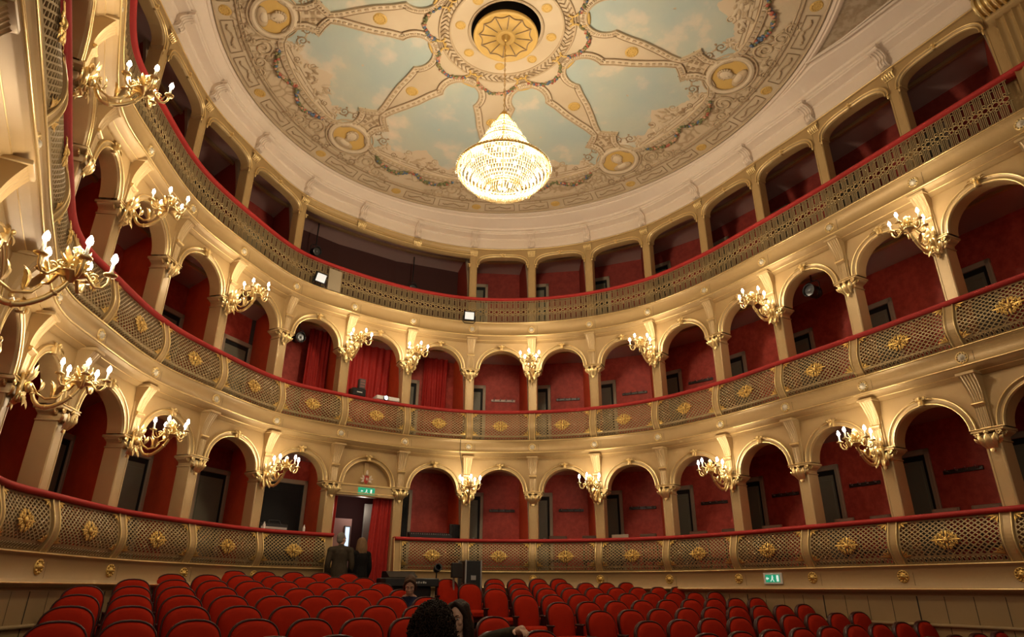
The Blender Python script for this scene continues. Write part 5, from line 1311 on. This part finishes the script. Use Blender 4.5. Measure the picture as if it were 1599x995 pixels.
G_HAIR = mat('grey_hair', (.20, .175, .145), .6, spec=.12, bump=(60, .4)); B_HAIR = mat('light_brown_hair', (.19, .11, .055), .5, spec=.12, bump=(70, .5)); D_HAIR = mat('dark_brown_hair', (.022, .012, .008), .5, spec=.12, bump=(70, .6)); M_HAIR = mat('brown_hair', (.07, .04, .025), .5, spec=.12, bump=(70, .5))
OLIVE = mat('olive_brown_jacket', (.055, .040, .025), .8, spec=.12, noise=(22, (.04, .03, .02), .2)); BCOAT = mat('black_coat', (.007, .006, .006), .8, spec=.12); DTRO = mat('dark_trousers', (.02, .018, .018), .8, spec=.12)
c = ray_at(536, 12.55, 846); zf = floor_z(c[0], c[1])
standing((c[0], c[1], zf), rzk(5.5) + pi - .25, (c[2] + .115 - zf), 'grey haired person in an olive jacket walking out through the curtained doorway', OLIVE, DTRO, G_HAIR, hair_short, -.9, False, .78)
c = ray_at(567, 12.75, 854); zf = floor_z(c[0], c[1])
def paper(e, W, E, k, arms):
    p = np.array(arms[0][2]); m = M().bbox(p[0] - .07, p[0] + .01, p[1] - .03, p[1] - .026, p[2] - .16, p[2] - .03, .004); m.build('white_paper', WHITE, e)
standing((c[0], c[1], zf), rzk(5.5) + pi + .05, (c[2] + .12 - zf), 'person with light brown shoulder length hair and black coat in the doorway', BCOAT, BCOAT, B_HAIR, hair_long, .15, True, .62, paper)

# the person sitting in the stalls, facing the stage and looking down
NAVY = mat('navy_top', (.018, .022, .05), .8, spec=.12)
sx, sy, sz, an = SEATS[('left', 4, 0)]
c = ray_at(643, sy - .05, 917); off_ = c - np.array((sx, sy, sz))
cz_ = c[2] - sz
e = person((c[0], c[1] - .0, sz), an - .45, 'dark haired person in a navy top sitting in the stalls, looking down')
m = M(); hz = cz_; W, E = head(m, (0, -.05, hz), 0, .42); limb(m, [(0, .05, hz - .24), (0, .0, hz - .14), (0, -.02, hz - .05)], [.07, .052, .05])
limb(m, [(0, .02, .58), (0, .07, .78), (0, .06, hz - .28)], [.13, .115, .12], 14); limb(m, [(-.17, .06, hz - .23), (0, .07, hz - .22), (.17, .06, hz - .23)], [.05, .07, .05])
arms = []
for q in (-1, 1):
    A = [(q * .17, .06, hz - .24), (q * .21, .0, hz - .48), (q * .09, -.22, .60)]; arms.append(A); limb(m, A, [.046, .038, .026]); hand(m, A[2], (-q * .6, -.8, 0), (0, 0, -1), .5, .95, -q)
    limb(m, [(q * .09, .02, .56), (q * .11, -.42, .55), (q * .11, -.45, .12)], [.085, .058, .042]); limb(m, [(q * .11, -.42, .06), (q * .12, -.60, .04)], [.042, .034])
remesh(m.build('body', SKIN, e), .006); face(e, W, E, (0, 0, 0), M_HAIR)
m = M(); limb(m, [(0, .03, .52), (0, .07, .78), (0, .065, hz - .28)], [.165, .145, .14], 14); limb(m, [(-.175, .065, hz - .235), (0, .07, hz - .23), (.175, .065, hz - .235)], [.068, .08, .068])
for A in arms: limb(m, [A[0], A[1], lerp(A[1], A[2], .9)], [.066, .056, .042])
remesh(m.build('top', NAVY, e), .009)
m = M()
for q in (-1, 1): limb(m, [(q * .09, .04, .57), (q * .11, -.43, .56), (q * .11, -.45, .14)], [.10, .075, .058])
remesh(m.build('trousers', DTRO, e), .009)
for q in (-1, 1): m = M(); limb(m, [(q * .11, -.41, .06), (q * .12, -.62, .045)], [.05, .04]); remesh(m.build('shoe', BLACK, e), .009)
m = M(); m.blob(W((0, .030, .050)), (.085, .098, .098), 16, 10, E=E); m.blob(W((0, .105, -.02)), (.045, .04, .05), 10, 7, E=E)
for q in (-1, 1): limb(m, [W((0, -.062, .118)), W((q * .05, -.05, .085)), W((q * .08, -.005, .01)), W((q * .075, .05, -.07))], [.022, .024, .022, .02], 8)
remesh(m.build('hair', M_HAIR, e), .006, 2)

# the couple in the front of the stalls
PLAID = bpy.data.materials.new('dark_checked_jacket'); PLAID.use_nodes = True
_nt = PLAID.node_tree; _b = _nt.nodes['Principled BSDF']; _b.inputs['Roughness'].default_value = .8
_tc = _nt.nodes.new('ShaderNodeTexCoord'); _ck = _nt.nodes.new('ShaderNodeTexChecker'); _ck.inputs['Scale'].default_value = 62; _ck.inputs['Color1'].default_value = (.012, .011, .012, 1); _ck.inputs['Color2'].default_value = (.045, .036, .033, 1)
_nt.links.new(_tc.outputs['Object'], _ck.inputs['Vector']); _nt.links.new(_ck.outputs['Color'], _b.inputs['Base Color'])
KHAKI = mat('dark_olive_coat', (.048, .040, .024), .85, spec=.12, noise=(18, (.03, .026, .017), .2)); SCARF = mat('pale_collar', (.34, .27, .20), .8)
def seated(loc, rz, hz, label, hd, coat, arm_pts, hair_mat, hair_fn, skin, with_face, lean=(0, 0), hand_dir=None, brow=None, extra=None):
    e = person(loc, rz, label); m = M(); W, E = head(m, hd[0], hd[1], hd[2]); hx, hy = hd[0][0], hd[0][1]
    nk = np.array((lean[0], lean[1], hz - .23))
    limb(m, [nk, lerp(nk, hd[0], .5), (hx, hy + .015, hd[0][2] - .05)], [.07, .054, .05]); limb(m, [(0, .05, .58), lerp((0, .07, .6), nk, .5), nk - (0, 0, .05)], [.13, .115, .12], 14)
    limb(m, [nk + (-.17, 0, 0), nk, nk + (.17, 0, 0)], [.05, .07, .05])
    for q, A in zip((-1, 1), arm_pts): limb(m, A, [.047, .038, .026]); hand(m, A[2], np.subtract(A[2], A[1]), (0, 0, -1) if not hand_dir else hand_dir, .55, 1, -q)
    for q in (-1, 1):
        limb(m, [(q * .09, .02, .56), (q * .11, -.42, .55), (q * .11, -.45, .12)], [.085, .058, .042]); limb(m, [(q * .11, -.42, .06), (q * .12, -.60, .04)], [.042, .034])
    remesh(m.build('body', skin, e), .005)
    if with_face: face(e, W, E, (0, 0, 0), brow)
    m = M(); limb(m, [(0, .05, .52), lerp((0, .07, .6), nk, .5), nk - (0, 0, .05)], [.17, .155, .15], 16); limb(m, [nk + (-.175, 0, -.005), nk + (0, .01, -.01), nk + (.175, 0, -.005)], [.075, .09, .075])
    for A in arm_pts: limb(m, [A[0], A[1], lerp(A[1], A[2], .94)], [.072, .062, .046])
    remesh(m.build('jacket', coat, e), .008)
    m = M()
    for q in (-1, 1): limb(m, [(q * .09, .04, .57), (q * .11, -.43, .56), (q * .11, -.45, .14)], [.10, .075, .058])
    remesh(m.build('trousers', DTRO, e), .009)
    for q in (-1, 1): m = M(); limb(m, [(q * .11, -.41, .06), (q * .12, -.62, .045)], [.05, .04]); remesh(m.build('shoe', BLACK, e), .009)
    m = M(); hair_fn(m, W, E); o = m.build('hair', hair_mat, e)
    if hair_fn is not hair_curly: remesh(o, .006, 2)
    if extra: extra(e, W, E, nk)
    return e
def hair_curly(m, W, E):
    rr = random.Random(3); m.blob(W((0, .03, .02)), (.122, .125, .118), 16, 10, E=E); m.blob(W((0, .04, -.05)), (.115, .11, .09), 14, 8, E=E)
    for k in range(1100):
        a = rr.uniform(0, 2 * pi); b = rr.uniform(-.85, 1); r = .124 + rr.uniform(-.02, .03); s = sqrt(max(0, 1 - b * b)); d = np.array((s * cos(a), s * sin(a), b))
        if d[1] < -.55 and d[2] < .45: continue
        c = np.array((0, .035, .02)) + d * r * np.array((1.0, 1.0, 1.02)) + np.array((d[0] * .05 * max(0, -b + .3), d[1] * .03 * max(0, -b), -.05 * max(0, -b)))
        t = np.linspace(0, 2 * pi * rr.uniform(1.1, 1.9), 9); u = np.cross(d, (0.3, .2, .9)); u /= np.linalg.norm(u); v = np.cross(d, u); q = rr.uniform(.012, .022)
        m.tube([W(c + u * q * cos(x) + v * q * sin(x) + d * (.012 * x / 3) - np.array((0, 0, .006 * x))) for x in t], .0040, 4)
def hair_wavy(m, W, E):
    m.blob(W((0, .034, .048)), (.088, .100, .102), 16, 10, E=E)
    for q in np.linspace(-1, 1, 11):
        a = q * 2.0; x, y = .082 * sin(a), .02 + .082 * cos(a); limb(m, [W((x * .7, y * .7, .09)), W((x, y, .0)), W((x * 1.15 + .01 * sin(9 * q), y * 1.1, -.10)), W((x * 1.1, y * 1.1, -.20)), W((x * .95, y * 1.0, -.27))], [.04, .03, .03, .028, .012], 8)
    rr = random.Random(11)
    for _ in range(70):
        a = rr.uniform(-2.1, 2.1); x, y = .092 * sin(a), .02 + .092 * cos(a); w = rr.uniform(0, 6); P = [W((x * .55, y * .55, .125)), W((x, y, .04)), W((x * 1.22 + .012 * sin(w), y * 1.16, -.07)), W((x * 1.24 + .014 * sin(w + 2), y * 1.2, -.17)), W((x * 1.1 + .01 * sin(w + 4), y * 1.1, -.27 - .05 * rr.random()))]
        t = np.linspace(0, 4, 17); P = np.array(P); m.tube(np.stack([np.interp(t, range(5), P[:, i]) for i in range(3)], 1), .0075, 6)
    for q in (-1, 1): limb(m, [W((0, -.055, .13)), W((q * .05, -.05, .09)), W((q * .078, -.02, .02)), W((q * .085, -.01, -.08))], [.018, .024, .022, .02], 8)
c1 = PAIR[0]; z1f = floor_z(c1[0], c1[1]); h1 = c1[2] - z1f
fwd = an
seated((c1[0], c1[1], z1f), fwd + pi - .35, h1, 'curly dark haired person in a checked jacket turned towards the back, front stalls', ((0, -.02, h1), -.35, .05), PLAID,
       [[(-.17, .0, h1 - .24), (-.26, -.10, h1 - .46), (-.10, -.30, h1 - .42)], [(.17, .0, h1 - .24), (.27, -.12, h1 - .46), (.12, -.32, h1 - .44)]], D_HAIR, hair_curly, SKIN, True,
       extra=lambda e, W, E, nk: remesh(limb(M(), [nk + (-.10, -.02, .06), nk + (0, .07, .07), nk + (.10, -.02, .06)], [.032, .036, .032]).build('collar', SCARF, e), .008))
c2 = PAIR[1]; z2f = floor_z(c2[0], c2[1]); h2 = c2[2] - z2f
hand_w = ray_at(807, 5.70, 987)
def to_local(p, loc, rz): d = np.asarray(p) - np.asarray(loc); return np.array((cos(-rz) * d[0] - sin(-rz) * d[1], sin(-rz) * d[0] + cos(-rz) * d[1], d[2]))
rz2 = .25; L2 = (c2[0], c2[1], z2f); hw = to_local(hand_w, L2, rz2)
sh = np.array((.17, .04, h2 - .24)); el = (sh + hw) / 2 + np.array((.0, .03, .02))
seated(L2, rz2, h2, 'long haired person in an olive coat smiling beside the curly head, arm along the seats', ((0, -.03, h2), -.55, .12), KHAKI,
       [[(-.17, .02, h2 - .24), (-.25, -.10, h2 - .48), (-.12, -.26, h2 - .52)], [tuple(sh), tuple(el), tuple(hw)]], D_HAIR, hair_wavy, SKIN, True, brow=M_HAIR,
       extra=lambda e, W, E, nk: remesh(limb(M(), [nk + (-.09, -.05, .04), nk + (0, .05, .06), nk + (.09, -.05, .04), nk + (.03, -.12, -.04)], [.03, .035, .032, .03]).build('scarf', SCARF, e), .008))
